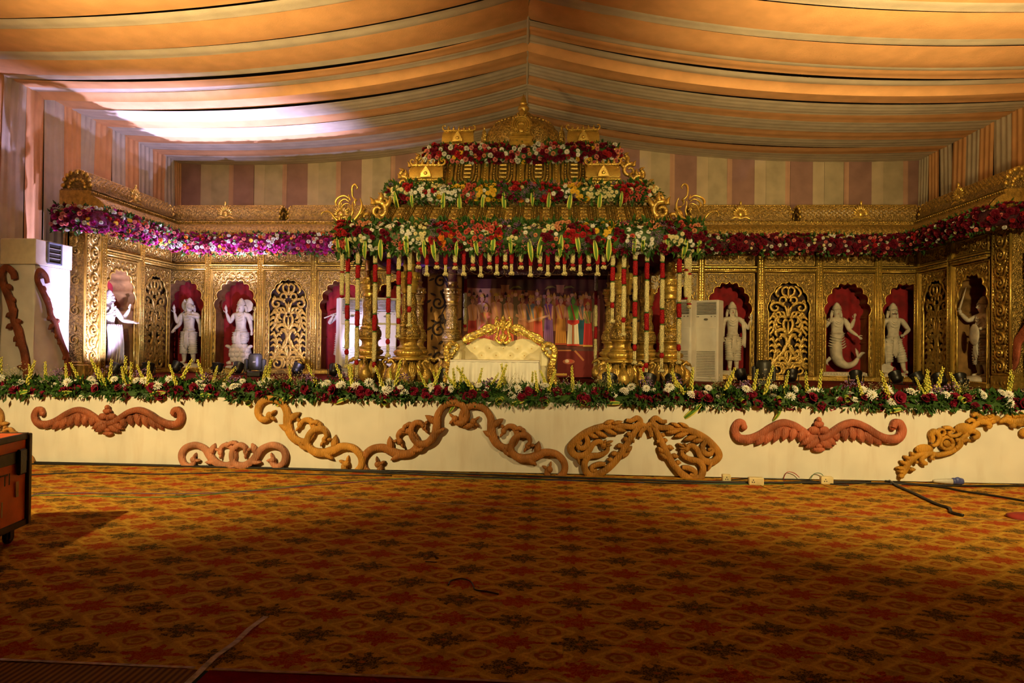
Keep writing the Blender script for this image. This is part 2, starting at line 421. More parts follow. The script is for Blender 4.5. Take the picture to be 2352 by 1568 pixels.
def side_wall(name, X, sg, label):
    rt = root(name, label); y = -4.0; i = 0; q = random.Random(5 if sg < 0 else 9)
    while y < YB-.05:
        wd = q.uniform(.46, .62); y1 = min(YB, y+wd); m = PEACH if i % 2 else CREAM; ph = q.uniform(0, 6); kk = q.uniform(5, 7.5)
        far = y > 9
        mb = MB()
        def f(u, v, y=y, y1=y1, ph=ph, kk=kk):
            yy = y+(y1-y+.02)*u; z = ZE*1.005*v
            x = X + sg*(-.014*math.sin(kk*2*PI*u*.5+ph+.4*v) - .006*math.sin(kk*2*PI*u+ph*2) + .05*math.sin(PI*v)*math.sin(ph))
            return (x, yy+.05*math.sin(v*2+ph)*(1-v), z)
        mb.grid(f, 20 if far else 4, 10 if far else 2, flip=sg > 0)
        mb.build('curtain_strip', m, rt); y = y1; i += 1
side_wall('wall_left', XL, -1, 'left tent wall of pleated peach and cream cloth strips')
side_wall('wall_right', XR, 1, 'right tent wall of pleated peach and cream cloth strips')
rt = root('wall_back', 'flat back cloth wall with mauve and cream vertical stripes')
x = XL; i = 0; q = random.Random(3)
while x < XR:
    wd, m = [(.58, MAUVE), (.30, PALE), (.50, OLIVE), (.13, mat('fabric_rose', (.56, .34, .24), .9, 0, .06, 3, spec=.1))][i % 4]
    x1 = min(XR, x+wd); ph = q.uniform(0, 6); mb = MB()
    mb.grid(lambda u, v: (x+(x1-x)*u, YB+.012*math.sin(u*5+ph+v*2), 7.5*v), 6, 6, flip=False)
    mb.build('curtain_strip', m, rt); x = x1; i += 1

# stage
mb = MB(); mb.box(((XL+XR)/2, (SF+YB)/2, SH/2), (XR-XL-.1, YB-SF-.05, SH-.004))
st = tag(mb.build('stage_platform', mat('stage_carpet', (.17, .022, .014), .95, 0, .25, 6, .2, 60, 'noise', spec=.1)), 'low wide stage platform with dark maroon carpet top', 'stage', kind='structure')
mb = MB(); q = random.Random(4)
def skf(u, v):
    x = XL+.05+(XR-XL-.1)*u; z = .012+(SH+.004-.012)*v
    n = noise.noise(V((x*.9, z*2.2, 3)))*.012+noise.noise(V((x*5, z*1.2, 9)))*.004
    n += .010*math.exp(-((x+6.6)/.5)**2)*math.sin(x*26+z*3)
    return (x, SF-.018+n*(1-v*.6), z)
mb.grid(skf, 340, 14)
def skt(u, v):
    x = XL+.05+(XR-XL-.1)*u
    return (x, SF-.018+v*.22, SH+.004+.003*math.sin(x*7))
mb.grid(skt, 200, 1)
def skirt_mat():
    m = SKIRT.copy(); m.name = 'skirt_cloth_stained'; nt = m.node_tree; N = nt.nodes; L = nt.links; b = N['Principled BSDF']
    src = b.inputs['Base Color'].links[0].from_socket
    tc = N.new('ShaderNodeTexCoord'); mp = N.new('ShaderNodeMapping'); mp.inputs['Scale'].default_value = (3.2, 1, .55)
    L.new(tc.outputs['Object'], mp.inputs[0]); nz = N.new('ShaderNodeTexNoise'); nz.inputs['Scale'].default_value = 2.4; nz.inputs['Detail'].default_value = 6
    L.new(mp.outputs[0], nz.inputs['Vector']); rp = N.new('ShaderNodeValToRGB'); rp.color_ramp.elements[0].position = .5; rp.color_ramp.elements[1].position = .78
    L.new(nz.outputs['Fac'], rp.inputs[0]); mx = N.new('ShaderNodeMix'); mx.data_type = 'RGBA'; mx.blend_type = 'MULTIPLY'
    ml = N.new('ShaderNodeMath'); ml.operation = 'MULTIPLY'; ml.inputs[1].default_value = .3; L.new(rp.outputs[0], ml.inputs[0])
    L.new(ml.outputs[0], mx.inputs[0]); L.new(src, mx.inputs[6]); mx.inputs[7].default_value = (.62, .47, .34, 1); L.new(mx.outputs[2], b.inputs['Base Color'])
    return m
tag(mb.build('stage_skirt', skirt_mat()), 'cream cloth skirt stretched along the stage front', 'skirt', kind='structure')

# floor edges at the very front: striped rug, red rug and pale tape
def strip_floor(name, pts, wd, m, label, cat, z=.004):
    mb = MB(); p = [V((a, b, z)) for a, b in pts]; vs = []; fs = []
    for i, c in enumerate(p):
        t = (p[min(i+1, len(p)-1)]-p[max(i-1, 0)]).normalized(); n = V((-t.y, t.x, 0))*wd/2
        wob = .006*math.sin(i*2.1)
        vs += [c+n*(1+wob), c-n]
    for i in range(len(p)-1): fs.append((2*i, 2*i+1, 2*i+3, 2*i+2))
    mb.add(vs, fs, False); b = len(vs)
    return tag(mb.build(name, m), label, cat)
TAPE = mat('dusty_tape', (.52, .38, .27), .7, 0, .25, 20)
strip_floor('floor_tape', [(-1.64, 3.9), (-1.66, 3.72), (-1.655, 3.55), (-1.68, 3.38), (-1.675, 3.2), (-1.67, 2.6)], .035, TAPE, 'short pale tape strip running toward the stage at bottom left', 'tape', .006)
strip_floor('floor_tape', [(-6, 3.275), (-3, 3.262), (-1.72, 3.255)], .022, TAPE, 'pale tape along the striped rug edge at bottom left', 'tape', .006)
strip_floor('floor_tape', [(-1.62, 3.25), (-.33, 3.243), (1.5, 3.235), (6, 3.22)], .022, mat('tape_orange', (.42, .22, .10), .7, 0, .2, 20), 'dull orange tape along the red rug edge at the bottom', 'tape', .006)
strip_floor('floor_seam', [(-9, 7.32), (-2.88, 7.12), (-.27, 6.76), (2, 6.74), (4.5, 6.78), (9.4, 6.8)], .018, mat('seam_tape', (.52, .33, .14), .7, 0, .25, 20), 'long thin pale carpet seam line crossing the floor', 'carpet seam', .004)
mb = MB(); mb.box((3.86, 1.25, -.003), (11.0, 3.98, .012))
tag(mb.build('red_rug', mat('red_rug', (.20, .004, .006), .95, 0, .12, 8, .2, 90, 'noise', spec=.05)), 'plain deep red rug at the bottom edge of the picture', 'rug')
def stripe_mat():
    m = bpy.data.materials.new('striped_rug'); m.use_nodes = True; nt = m.node_tree; N = nt.nodes; L = nt.links; b = N['Principled BSDF']
    b.inputs['Roughness'].default_value = .95; tc = N.new('ShaderNodeTexCoord'); wv = N.new('ShaderNodeTexWave'); wv.inputs['Scale'].default_value = 9; wv.inputs['Distortion'].default_value = .3
    L.new(tc.outputs['Object'], wv.inputs['Vector']); rp = N.new('ShaderNodeValToRGB'); rp.color_ramp.elements[0].color = (.10, .04, .012, 1); rp.color_ramp.elements[1].color = (.34, .15, .03, 1)
    L.new(wv.outputs['Fac'], rp.inputs[0]); L.new(rp.outputs[0], b.inputs['Base Color']); return m
mb = MB(); mb.box((-5.95, 1.25, -.003), (8.5, 3.98, .012))
tag(mb.build('striped_rug', stripe_mat()), 'brown striped rug at the bottom left corner', 'rug')
# ---------------------------------------------------------------- golden arcade of niches
YW = 16.5; BW = 1.335
def arch_half(hw=.5, zs=1.55, za=2.34, bul=.058, per=7):
    cus = [0, .25, .49, .71, .9]
    def base(t):
        a = t*PI/2; return V((hw*math.cos(a)**.98, 0, zs+(za-.06-zs)*math.sin(a)**.98))
    pts = []
    for i in range(len(cus)-1):
        a, b = base(cus[i]), base(cus[i+1]); d = (b-a); n = V((d.z, 0, -d.x)).normalized()
        for k in range(per):
            s_ = k/per; m = base(cus[i]+(cus[i+1]-cus[i])*s_)
            pts.append(m+n*bul*(math.sin(PI*s_)**.7-.0))
    a = base(cus[-1]); pts.append(a); pts.append(a.lerp(V((0, 0, za-.03)), .6)); pts.append(V((0, 0, za)))
    return [(p.x, p.z) for p in pts]
def arch_line(hw=.5, zb=.1, **k):
    h = arch_half(hw, **k)
    right = [(hw, zb), (hw, zb+.5), (hw, 1.2)]+h
    return right+[(-x, z) for x, z in right[:-1][::-1]]
def arch_plate(mb, line, x0, x1, z0, z1, y0, y1):
    """plate with an arched hole: front at y0, back at y1"""
    n = len(line); out = []
    cx, cz = 0, 1.3
    for (x, z) in line:
        if z <= 1.3: out.append((x1 if x > 0 else x0, z))
        else:
            dx, dz = x-cx, z-cz; t = 1e9
            if dx > 1e-6: t = min(t, (x1-cx)/dx)
            if dx < -1e-6: t = min(t, (x0-cx)/dx)
            if dz > 1e-6: t = min(t, (z1-cz)/dz)
            out.append((cx+dx*t, cz+dz*t))
    ic = [min(range(n), key=lambda i: abs(out[i][0]-xx)+abs(out[i][1]-z1)) for xx in (x0, x1)]
    out[ic[0]] = (x0, z1); out[ic[1]] = (x1, z1)
    vs = [(x, y0, z) for x, z in line]+[(x, y0, z) for x, z in out]
    fs = [(i, i+1, n+i+1, n+i) for i in range(n-1)]
    mb.add(vs, fs, False)
def beads(mb, a, b, step, r):
    a, b = V(a), V(b); n = int((b-a).length/step)
    for i in range(n): mb.octa(a.lerp(b, (i+.5)/n), r)
def scroll(mb, x, z, r, d, w, dep, base=0.0, a0=0.0, turns=1.35):
    pts = []
    for i in range(int(10*turns)+1):
        t = i/(10*turns); a = a0+d*t*turns*2*PI; rr = r*(1-.8*t); pts.append((x+rr*math.cos(a), z+rr*math.sin(a)))
    mb.ribbon(pts, [w, w*.9, w*.55], dep, n=2, base=base); mb.ell((pts[-1][0], -base-dep*.7, pts[-1][1]), (w*.7, dep*.8, w*.7), 6, 4)
def pilaster(par, x):
    mb = MB(); mb.box((x, -.02, 1.5), (.17, .12, 3.06), .012)
    for dx, r in ((-.062, .022), (.0, .016), (.062, .022)): mb.tube([(x+dx, -.085, .1), (x+dx, -.085, 3.04)], r, 6, 1)
    mb.build('pilaster', GOLDB, par)
    mb = MB()
    for dx in (-.032, .032): beads(mb, (x+dx, -.088, .12), (x+dx, -.088, 3.0), .062, (.013, .013, .02))
    mb.build('bead_row', GOLD, par)['kind'] = 'stuff'
def frieze(par):
    mb = MB(); mb.box((0, 0, 2.87), (BW-.16, .06, .34), .01); mb.build('frieze_panel', GOLDC, par)
    mb = MB()
    for s_ in (-1, 1):
        mb.box((0, -.045, 2.87+s_*.155), (BW-.18, .03, .022), .005); mb.box((s_*(BW/2-.1), -.045, 2.87), (.022, .03, .3), .005)
        for i, xx in enumerate((.10, .27, .44)):
            scroll(mb, s_*xx, 2.87+(.02 if i % 2 else -.02), .085, s_*(1 if i % 2 else -1), .026, .025, .03, PI/2 if i % 2 else -PI/2)
            mb.leafb((s_*xx, 2.87+(.1 if i % 2 else -.1)), (s_*(xx+.1), 2.87+(.12 if i % 2 else -.12)), .035, .02, .03)
    mb.leafb((0, 2.76), (0, 2.99), .06, .03, .03)
    mb.build('frieze_scroll', GOLD, par)
    mb = MB(); mb.box((0, -.045, 2.60), (BW-.1, .12, .05), .015); mb.box((0, -.06, 2.66), (BW-.1, .15, .035), .01); mb.tube([(-BW/2+.05, -.1, 2.56), (BW/2-.05, -.1, 2.56)], .022, 6, 1)
    for i in range(26): mb.octa((-BW/2+.09+i*.047, -.11, 2.61), (.018, .02, .022))
    mb.build('moulding', GOLDB, par)
    mb = MB(); mb.box((0, -.03, .05), (BW-.1, .14, .1), .012); mb.tube([(-BW/2+.05, -.1, .105), (BW/2-.05, -.1, .105)], .018, 6, 1); mb.build('base_rail', GOLD, par)
def spandrels(par, line):
    mb = MB(); q = random.Random(11)
    for s_ in (-1, 1):
        scroll(mb, s_*.42, 2.38, .085, s_, .028, .028, .0, PI*.5)
        scroll(mb, s_*.24, 2.43, .06, -s_, .024, .026, .0, PI*.2)
        scroll(mb, s_*.50, 2.18, .06, s_, .022, .024, .0, PI*.8)
        for (a, b) in (((.12, 2.46), (.03, 2.41)), ((.34, 2.34), (.28, 2.26)), ((.5, 2.28), (.42, 2.25)), ((.53, 2.10), (.50, 1.95)), ((.54, 1.95), (.53, 1.78)), ((.5, 2.48), (.54, 2.40)), ((.33, 2.48), (.38, 2.42))):
            mb.leafb((s_*a[0], a[1]), (s_*b[0], b[1]), .05, .026)
        for z in [1.62-.17*i for i in range(8)]: mb.leafb((s_*.545, z), (s_*.545, z-.14), .04, .022)
        mb.box((s_*.575, -.02, 1.3), (.02, .035, 2.45), .004)
    mb.box((0, -.02, 2.515), (1.16, .035, .02), .004)
    mb.build('spandrel_carving', GOLD, par)
    mb = MB(); mb.ribbon(line, .034, .034, n=1); mb.build('arch_rim', GOLDB, par)
LINE = arch_line()
def niche_bay(label):
    t = thing('niche_panel', label, 'niche panel', group='golden arcade panels behind the stage')
    mb = MB(); arch_plate(mb, LINE, -BW/2+.07, BW/2-.07, .1, 2.55, 0, .06); mb.build('arch_plate', GOLDC, t)
    spandrels(t, LINE); frieze(t); pilaster(t, -BW/2)
    mb = MB(); D = .5; n = len(LINE)
    vs = [(x, 0, z) for x, z in LINE]+[(x*1.06, D, z) for x, z in LINE]
    mb.add(vs, [(i, n+i, n+i+1, i+1) for i in range(n-1)])
    for s_ in (-1, 1):
        for z in (.9, 1.5): mb.box((s_*.515, .25, z), (.02, .46, .03), .004)
    mb.build('niche_shell', BRONZE, t)
    mb = MB(); mb.grid(lambda u, v: (-.6+1.2*u, D+.02*math.sin(u*17)+.012*math.sin(u*41+v*2), .0+2.5*v), 40, 8); mb.build('backcloth', MAROON, t)
    mb = MB(); mb.box((0, .25, .05), (1.1, .48, .1), .01); mb.build('niche_floor', BRONZE, t)
    return t
JC = []   # right-half curves of the pierced panel in crop units
J = [([(740,1340),(640,1220),(540,1120),(480,1030),(465,950),(490,890),(540,865),(575,890),(550,915)],[44,40,36,24]),
 ([(740,1350),(660,1270),(570,1260),(515,1310),(508,1380),(540,1425)],[34,30,22]),
 ([(660,1300),(565,1305),(545,1370),(590,1420),(660,1410),(682,1360),(640,1330),(612,1362)],[26,24,20]),
 ([(440,1310),(490,1212),(560,1192),(598,1235)],[30,36,44,20]),([(440,1350),(480,1275),(540,1262),(568,1300)],[26,30,34,16]),([(445,1400),(480,1340),(520,1335),(535,1365)],[22,24,26,14]),
 ([(440,1300),(484,1200),(492,1130),(464,1088),(442,1110)],[30,28,24,18]),
 ([(722,1330),(662,1180),(640,1050),(660,960),(692,872)],[34,30,26,16]),
 ([(650,1120),(690,1082),(745,1112)],[22,34,14]),([(645,1060),(690,1004),(745,1032)],[22,36,14]),([(655,980),(700,914),(748,942)],[22,36,14]),([(690,1230),(722,1190),(752,1210)],[20,30,12]),([(700,1290),(735,1262),(755,1285)],[18,26,12]),
 ([(655,1130),(602,1082),(556,1116)],[24,38,14]),([(645,1045),(598,992),(548,1028)],[24,38,14]),([(655,970),(610,914),(576,948)],[22,32,14]),([(560,1140),(520,1060),(500,1000)],[16,24,12]),([(600,1180),(620,1130),(590,1100)],[20,26,12]),
 ([(448,850),(502,780),(524,700),(500,640),(462,656)],[34,32,28,20]),([(455,862),(520,786),(592,786),(644,830),(612,884)],[36,40,44,20]),([(455,880),(520,850),(575,842)],[20,28,12]),
 ([(470,612),(560,588),(634,630),(662,700),(682,790),(742,856)],[36,34,30,24]),
 ([(630,630),(690,592),(752,642)],[24,38,14]),([(655,690),(712,670),(757,722)],[24,38,14]),([(670,760),(722,752),(752,796)],[22,36,14]),([(690,810),(730,840),(720,880)],[18,24,12]),
 ([(600,610),(606,664),(556,700)],[22,34,12]),([(642,680),(620,738),(566,728)],[22,34,12]),([(660,740),(630,790),(600,770)],[18,26,12]),([(560,590),(592,530),(644,552)],[22,32,12]),([(610,604),(664,548),(708,582)],[22,34,12]),([(500,604),(520,540),(570,520)],[20,28,12]),
 ([(452,605),(474,500),(512,436)],[34,30,14]),([(512,440),(590,398),(684,400),(724,452),(690,506),(628,502),(610,460),(652,442)],[30,28,26,20]),
 ([(480,380),(500,320),(562,318),(584,370),(540,404),(500,388)],[24,22,20]),([(466,300),(532,272),(544,200),(484,166),(460,194)],[24,24,20]),([(600,310),(645,258),(604,190),(548,156)],[24,26,16]),([(660,400),(690,360),(720,400)],[18,24,12]),([(455,330),(490,300),(520,330)],[18,22,12])]
def jali_bay(label):
    t = thing('pierced_panel', label, 'carved panel', group='golden arcade panels behind the stage')
    ln = arch_line(.47, zs=1.6, za=2.36, bul=.035)
    mb = MB(); arch_plate(mb, ln, -BW/2+.07, BW/2-.07, .1, 2.55, 0, .06); mb.build('arch_plate', GOLDC, t)
    spandrels(t, ln); frieze(t); pilaster(t, -BW/2)
    mb = MB(); sx = .455/305; sz = 2.16/1310
    for pts, wd in J:
        for s_ in (-1, 1):
            mb.ribbon([(s_*(x-450)*sx, .11+(1440-z)*sz) for x, z in pts], [q_*sx*1.6 for q_ in wd], .055, n=4, base=-.05, groove=True)
    for a, b, wd in (((450,1440),(440,1290),40),((440,1290),(440,1080),34),((450,860),(450,640),34),((450,610),(450,430),44),((450,340),(450,160),30)):
        mb.leafb(((a[0]-450)*sx, .11+(1440-a[1])*sz), ((b[0]-450)*sx, .11+(1440-b[1])*sz), wd*sx*1.3, .05, -.05)
    mb.build('lattice_scroll', GOLD, t)
    mb = MB(); mb.box((0, .16, 1.25), (1.1, .02, 2.5)); mb.build('back_board', mat('dark_back', (.05, .022, .010), .8, 0, .2, 6), t)
    return t
nb = None; jb = None
def place_bay(kind, x, y, rz, label):
    global nb, jb
    if kind == 'n':
        if nb is None: nb = o = niche_bay(label)
        else: o = copy_tree(nb)
    else:
        if jb is None: jb = o = jali_bay(label)
        else: o = copy_tree(jb)
    o['label'] = label; o.location = (x, y, SH); o.rotation_euler = (0, 0, rz); return o
LB = [-9.835+BW*(i+.5) for i in range(6)]           # left run of bays: corner at -9.835+... pilasters at -8.5, -7.17 ...
place_bay('n', LB[0], YW, 0, 'golden arched niche panel of the boar-headed statue, at the left back corner')
place_bay('n', LB[1], YW, 0, 'golden arched niche panel behind the statue standing on a tortoise')
place_bay('j', LB[2], YW, 0, 'pierced golden scrollwork panel right of the tortoise statue')
place_bay('n', LB[3], YW, 0, 'golden arched niche panel behind the flute player and first air conditioner')
place_bay('n', LB[4], YW, 0, 'golden arched niche panel hidden behind the left canopy columns')
RB = [3.54-BW/2, 3.54+BW/2, 4.9+BW/2+.03, 6.28+BW/2, 7.62+BW/2]
place_bay('n', RB[0], YW, 0, 'golden arched niche panel hidden behind the right canopy columns')
place_bay('n', RB[1], YW, 0, 'golden arched niche panel behind the right air conditioner and raised-arm statue')
place_bay('j', RB[2], YW, 0, 'pierced golden scrollwork panel left of the fish-tailed statue')
place_bay('n', RB[3], YW, 0, 'golden arched niche panel behind the fish-tailed statue')
place_bay('n', RB[4], YW, 0, 'golden arched niche panel of the moustached warrior statue')
XWL, XWR = -9.42, 8.56
place_bay('j', XWL, 15.72, PI/2, 'pierced golden panel in the left side wing next to the corner')
place_bay('n', XWL, 14.385, PI/2, 'lilac-lit golden niche panel in the left side wing')
place_bay('j', XWR, 15.75, -PI/2, 'dim pierced golden panel in the right side wing next to the corner')
place_bay('n', XWR, 14.415, -PI/2, 'dim golden niche panel in the right side wing')
# end piers of the two wings
def wing_pier(x0, x1, y0, y1, sg, label):
    t = thing('carved_pier', label, 'pier', ((x0+x1)/2, (y0+y1)/2, SH))
    wx, wy = x1-x0, y1-y0
    mb = MB(); mb.box((0, 0, 1.55), (wx, wy, 3.1), .015); mb.build('pier_body', GOLDC, t)
    mb = MB(); mb.M = Matrix.Translation((sg*wx/2, 0, 0)) @ Matrix.Rotation(sg*PI/2, 4, 'Z')
    z = .42; k = 0
    while z < 2.95:
        r = .13 if k % 2 == 0 else .10
        scroll(mb, 0, z+.02, r*.95, 1 if k % 2 else -1, .045, .045, 0, PI/2)
        for s_ in (-1, 1):
            mb.leafb((s_*.13, z-.10), (s_*.17, z+.08), .06, .035); mb.leafb((s_*.06, z+r), (s_*.14, z+r+.07), .05, .03)
        z += .265; k += 1
    mb.build('scroll_relief', GOLD, t)
    mb = MB()
    for s_ in (-1, 1):
        mb.tube([(sg*wx/2, s_*wy/2, .3), (sg*wx/2, s_*wy/2, 3.08)], .03, 6, 1)
        mb.tube([(-sg*wx/2, -wy/2, .3), (-sg*wx/2, -wy/2, 3.08)], .03, 6, 1)
        beads(mb, (sg*wx/2+sg*.02, s_*(wy/2-.05), .3), (sg*wx/2+sg*.02, s_*(wy/2-.05), 3.05), .06, (.016, .016, .02))
    mb.build('edge_beads', GOLDB, t)['kind'] = 'stuff'
    mb = MB(); mb.box((0, 0, .13), (wx+.06, wy+.06, .26), .02); mb.box((0, 0, .29), (wx+.03, wy+.03, .05), .015)
    for i in range(4): mb.add([(sg*(wx/2+.035), -wy/2+.08+i*.1, .08), (sg*(wx/2+.035), -wy/2+.16+i*.1, .13), (sg*(wx/2+.035), -wy/2+.08+i*.1, .18), (sg*(wx/2+.05), -wy/2+.10+i*.1, .13)], [(0, 1, 3), (1, 2, 3), (2, 0, 3), (0, 2, 1)], False)
    mb.build('pier_foot', GOLD, t)
    mb = MB()
    for i, z in enumerate((.75, 1.35, 1.95, 2.55)):       # lozenges on the face towards the hall
        scroll(mb, 0, z, min(.11, wx*.3), 1, .03, .03, wy/2, PI/2); mb.leafb((0, z+.16), (0, z+.3), .06, .03, wy/2)
    mb.build('face_relief', GOLD, t)
    return t
wing_pier(-9.76, XWL+.03, 13.22, 13.70, 1, 'blown-out lilac-lit scroll pier ending the left wing')
wing_pier(XWR-.03, 9.25, 13.22, 13.73, -1, 'bright gold pier ending the right wing at the picture edge')

# cornices with ribbed eaves, and barrel roofs above them
EP = [(.0, 3.04), (-.10, 3.08), (-.16, 3.13), (-.30, 3.20), (-.46, 3.30), (-.50, 3.36), (-.48, 3.45), (-.38, 3.56), (-.26, 3.63), (-.20, 3.65), (-.22, 3.67), (-.22, 3.73), (-.10, 3.75), (.45, 3.75), (.45, 3.0)]
def cornice(x0, x1, origin, rz, label, rib=.115):
    t = thing('ribbed_cornice', label, 'cornice', origin, rz)
    mb = MB(); n = int((x1-x0)/rib)*6; m = len(EP)
    def f(u, v):
        k = v*(m-1); i = min(int(k+1e-6), m-2); fr = k-i; y = EP[i][0]+(EP[i+1][0]-EP[i][0])*fr; z = EP[i][1]+(EP[i+1][1]-EP[i][1])*fr
        x = x0+(x1-x0)*u; wgt = 1 if 3.1 < z < 3.62 and y < -.12 else 0
        return (x, y-.030*wgt*abs(math.sin(PI*(x-x0)/rib))**.6, z)
    mb.grid(f, n, m-1); mb.build('eave', GOLDC, t)
    mb = MB(); beads(mb, (x0, -.235, 3.70), (x1, -.235, 3.70), .07, (.028, .02, .022)); mb.build('bead_row', GOLDB, t)['kind'] = 'stuff'
    for xx in (x0, x1):
        mb = MB(); mb.poly([(y, z) for y, z in EP]); mb.v = [(xx, q_[0], q_[2]) for q_ in mb.v]; mb.build('end_face', GOLD, t)
    return t
XM = -0.62
cornice(-9.45, -3.2, (0, YW, SH), 0, 'lilac-tinted ribbed gold cornice along the left back arcade')
cornice(1.9, 8.6, (0, YW, SH), 0, 'ribbed gold cornice along the right back arcade')
cornice(13.1, 16.45, (XWL, 0, SH), PI/2, 'ribbed gold cornice sloping along the left side wing')
cornice(-16.45, -13.1, (XWR, 0, SH), -PI/2, 'ribbed gold cornice along the right side wing')
def barrel(L_, origin, rz, label, endcrest=False):
    t = thing('barrel_roof', label, 'roof', origin, rz)
    def pr(a, k=1.0): return (-.30*k*math.cos(a)**.8 if math.cos(a) > 0 else .30*k*abs(math.cos(a))**.8, .02+.36*k*math.sin(a)**.75)
    mb = MB(); mb.grid(lambda u, v: ((u-.5)*L_, *pr(PI*v)), 30, 16); mb.box((0, 0, .01), (L_+.06, .66, .04), .01)
    for s_ in (-1, 1): mb.add([(s_*L_/2, 0, .02)]+[(s_*L_/2, *pr(PI*i/16)) for i in range(17)], [(0, i+1, i+2) if s_ < 0 else (0, i+2, i+1) for i in range(16)])
    mb.build('vault', GOLDD, t)
    mb = MB(); nx = int(L_/.115); nz = 5                      # raised lozenges of the vault
    for j in range(nz*2):
        for i in range(nx):
            u = (i+.5+(.5 if j % 2 else 0))*L_/nx-L_/2; a = PI*(.06+.42*(j+.5)/(nz*2)); da = PI*.42/(nz*2)*.92; du = L_/nx*.46
            if u+du > L_/2: continue
            q_ = [(u-du, *pr(a)), (u, *pr(a-da)), (u+du, *pr(a)), (u, *pr(a+da))]; c = pr(a, 1.06)
            mb.add(q_+[(u, *c)], [(0, 1, 4), (1, 2, 4), (2, 3, 4), (3, 0, 4)], False)
    tag(mb.build('lozenge_relief', GOLDC, t), kind='stuff')
    mb = MB(); mb.box((0, 0, .40), (L_+.02, .12, .05), .015); beads(mb, (-L_/2, -.06, .40), (L_/2, -.06, .40), .06, (.02, .015, .02)); mb.build('ridge_rail', GOLD, t)
    mb = MB()                                                 # sunburst crest in the middle
    mb.M = Matrix.Translation((0, -.27, 0))
    for i in range(11):
        a = PI*(-.02+1.04*i/10); mb.leafb((.07*math.cos(a), .16+.07*math.sin(a)), (.20*math.cos(a), .16+.22*math.sin(a)), .055, .05)
    mb.ell((0, -.02, .15), (.075, .04, .075), 10, 6); mb.ribbon([(-.24, .02), (-.12, .08), (0, .05), (.12, .08), (.24, .02)], .05, .04, n=4)
    mb.leafb((0, .36), (0, .47), .06, .04); mb.build('crest', GOLDB, t)
    mb = MB()
    for s_ in (-1, 1):
        for i in range(9):
            a = PI*(.04+.92*i/8); c = pr(a, .95); mb.ell((s_*(L_/2+.015), c[0], c[1]), (.03, .05, .05), 6, 4)
            c = pr(a, .55); mb.ell((s_*(L_/2+.01), c[0], c[1]), (.025, .04, .04), 6, 4)
    mb.build('end_leaves', GOLDB, t)
    return t
barrel(2.72, (-8.05, YW+.12, SH+3.75), 0, 'lilac-lit golden barrel roof nearest the left back corner')
barrel(2.6, (-5.15, YW+.12, SH+3.75), 0, 'golden barrel roof half hidden left of the canopy')
barrel(2.3, (4.42, YW+.12, SH+3.75), 0, 'golden barrel roof just right of the canopy')
barrel(2.75, (7.18, YW+.12, SH+3.75), 0, 'golden barrel roof nearest the right back corner')
barrel(2.95, (XWL-.1, 14.6, SH+3.75), PI/2, 'golden barrel roof on the left side wing')
barrel(2.95, (XWR+.1, 14.6, SH+3.75), -PI/2, 'golden barrel roof on the right side wing')
# ---------------------------------------------------------------- statues in the niches
def skin_mesh(name, joints, edges, root_i=0):
    """joints: list of (x,y,z,rx[,ry])"""
    me = bpy.data.meshes.new(name+'_bones'); me.from_pydata([j[:3] for j in joints], edges, []); ob = bpy.data.objects.new(name+'_bones', me); col.objects.link(ob)
    md = ob.modifiers.new('s', 'SKIN'); md.use_smooth_shade = True; md.branch_smoothing = .3
    sv = me.skin_vertices[0].data
    for i, j in enumerate(joints): sv[i].radius = (j[3]*1.14, (j[4] if len(j) > 4 else j[3])*1.14); sv[i].use_root = (i == root_i)
    ob.modifiers.new('b', 'SUBSURF').levels = 2
    dg = bpy.context.evaluated_depsgraph_get(); dg.update(); m2 = bpy.data.meshes.new_from_object(ob.evaluated_get(dg)); m2.name = name
    bpy.data.objects.remove(ob); bpy.data.meshes.remove(me)
    for p in m2.polygons: p.use_smooth = True
    return m2
def hand(mb, w, d, up, size=.085, curl=.3):
    w, d, up = V(w), V(d).normalized(), V(up); s_ = d.cross(up).normalized(); up = s_.cross(d).normalized(); k = size/.085
    mb.tube([w-d*.02*k, w+d*.035*k, w+d*.06*k], [.024*k, .032*k, .030*k], 8, 2, .6)
    for i, (o, l) in enumerate(((-.024, .050), (-.008, .062), (.008, .060), (.024, .046))):
        b = w+d*.055*k+s_*o*k; mb.tube([b, b+d*l*.5*k+up*curl*.006*k, b+d*l*k*.95+up*curl*.035*k], [.0095*k, .009*k, .006*k], 5, 2)
    b = w+d*.02*k-s_*.03*k; mb.tube([b, b-s_*.025*k+d*.015*k+up*.01*k, b-s_*.03*k+d*.045*k+up*.018*k], [.012*k, .011*k, .007*k], 5, 2)
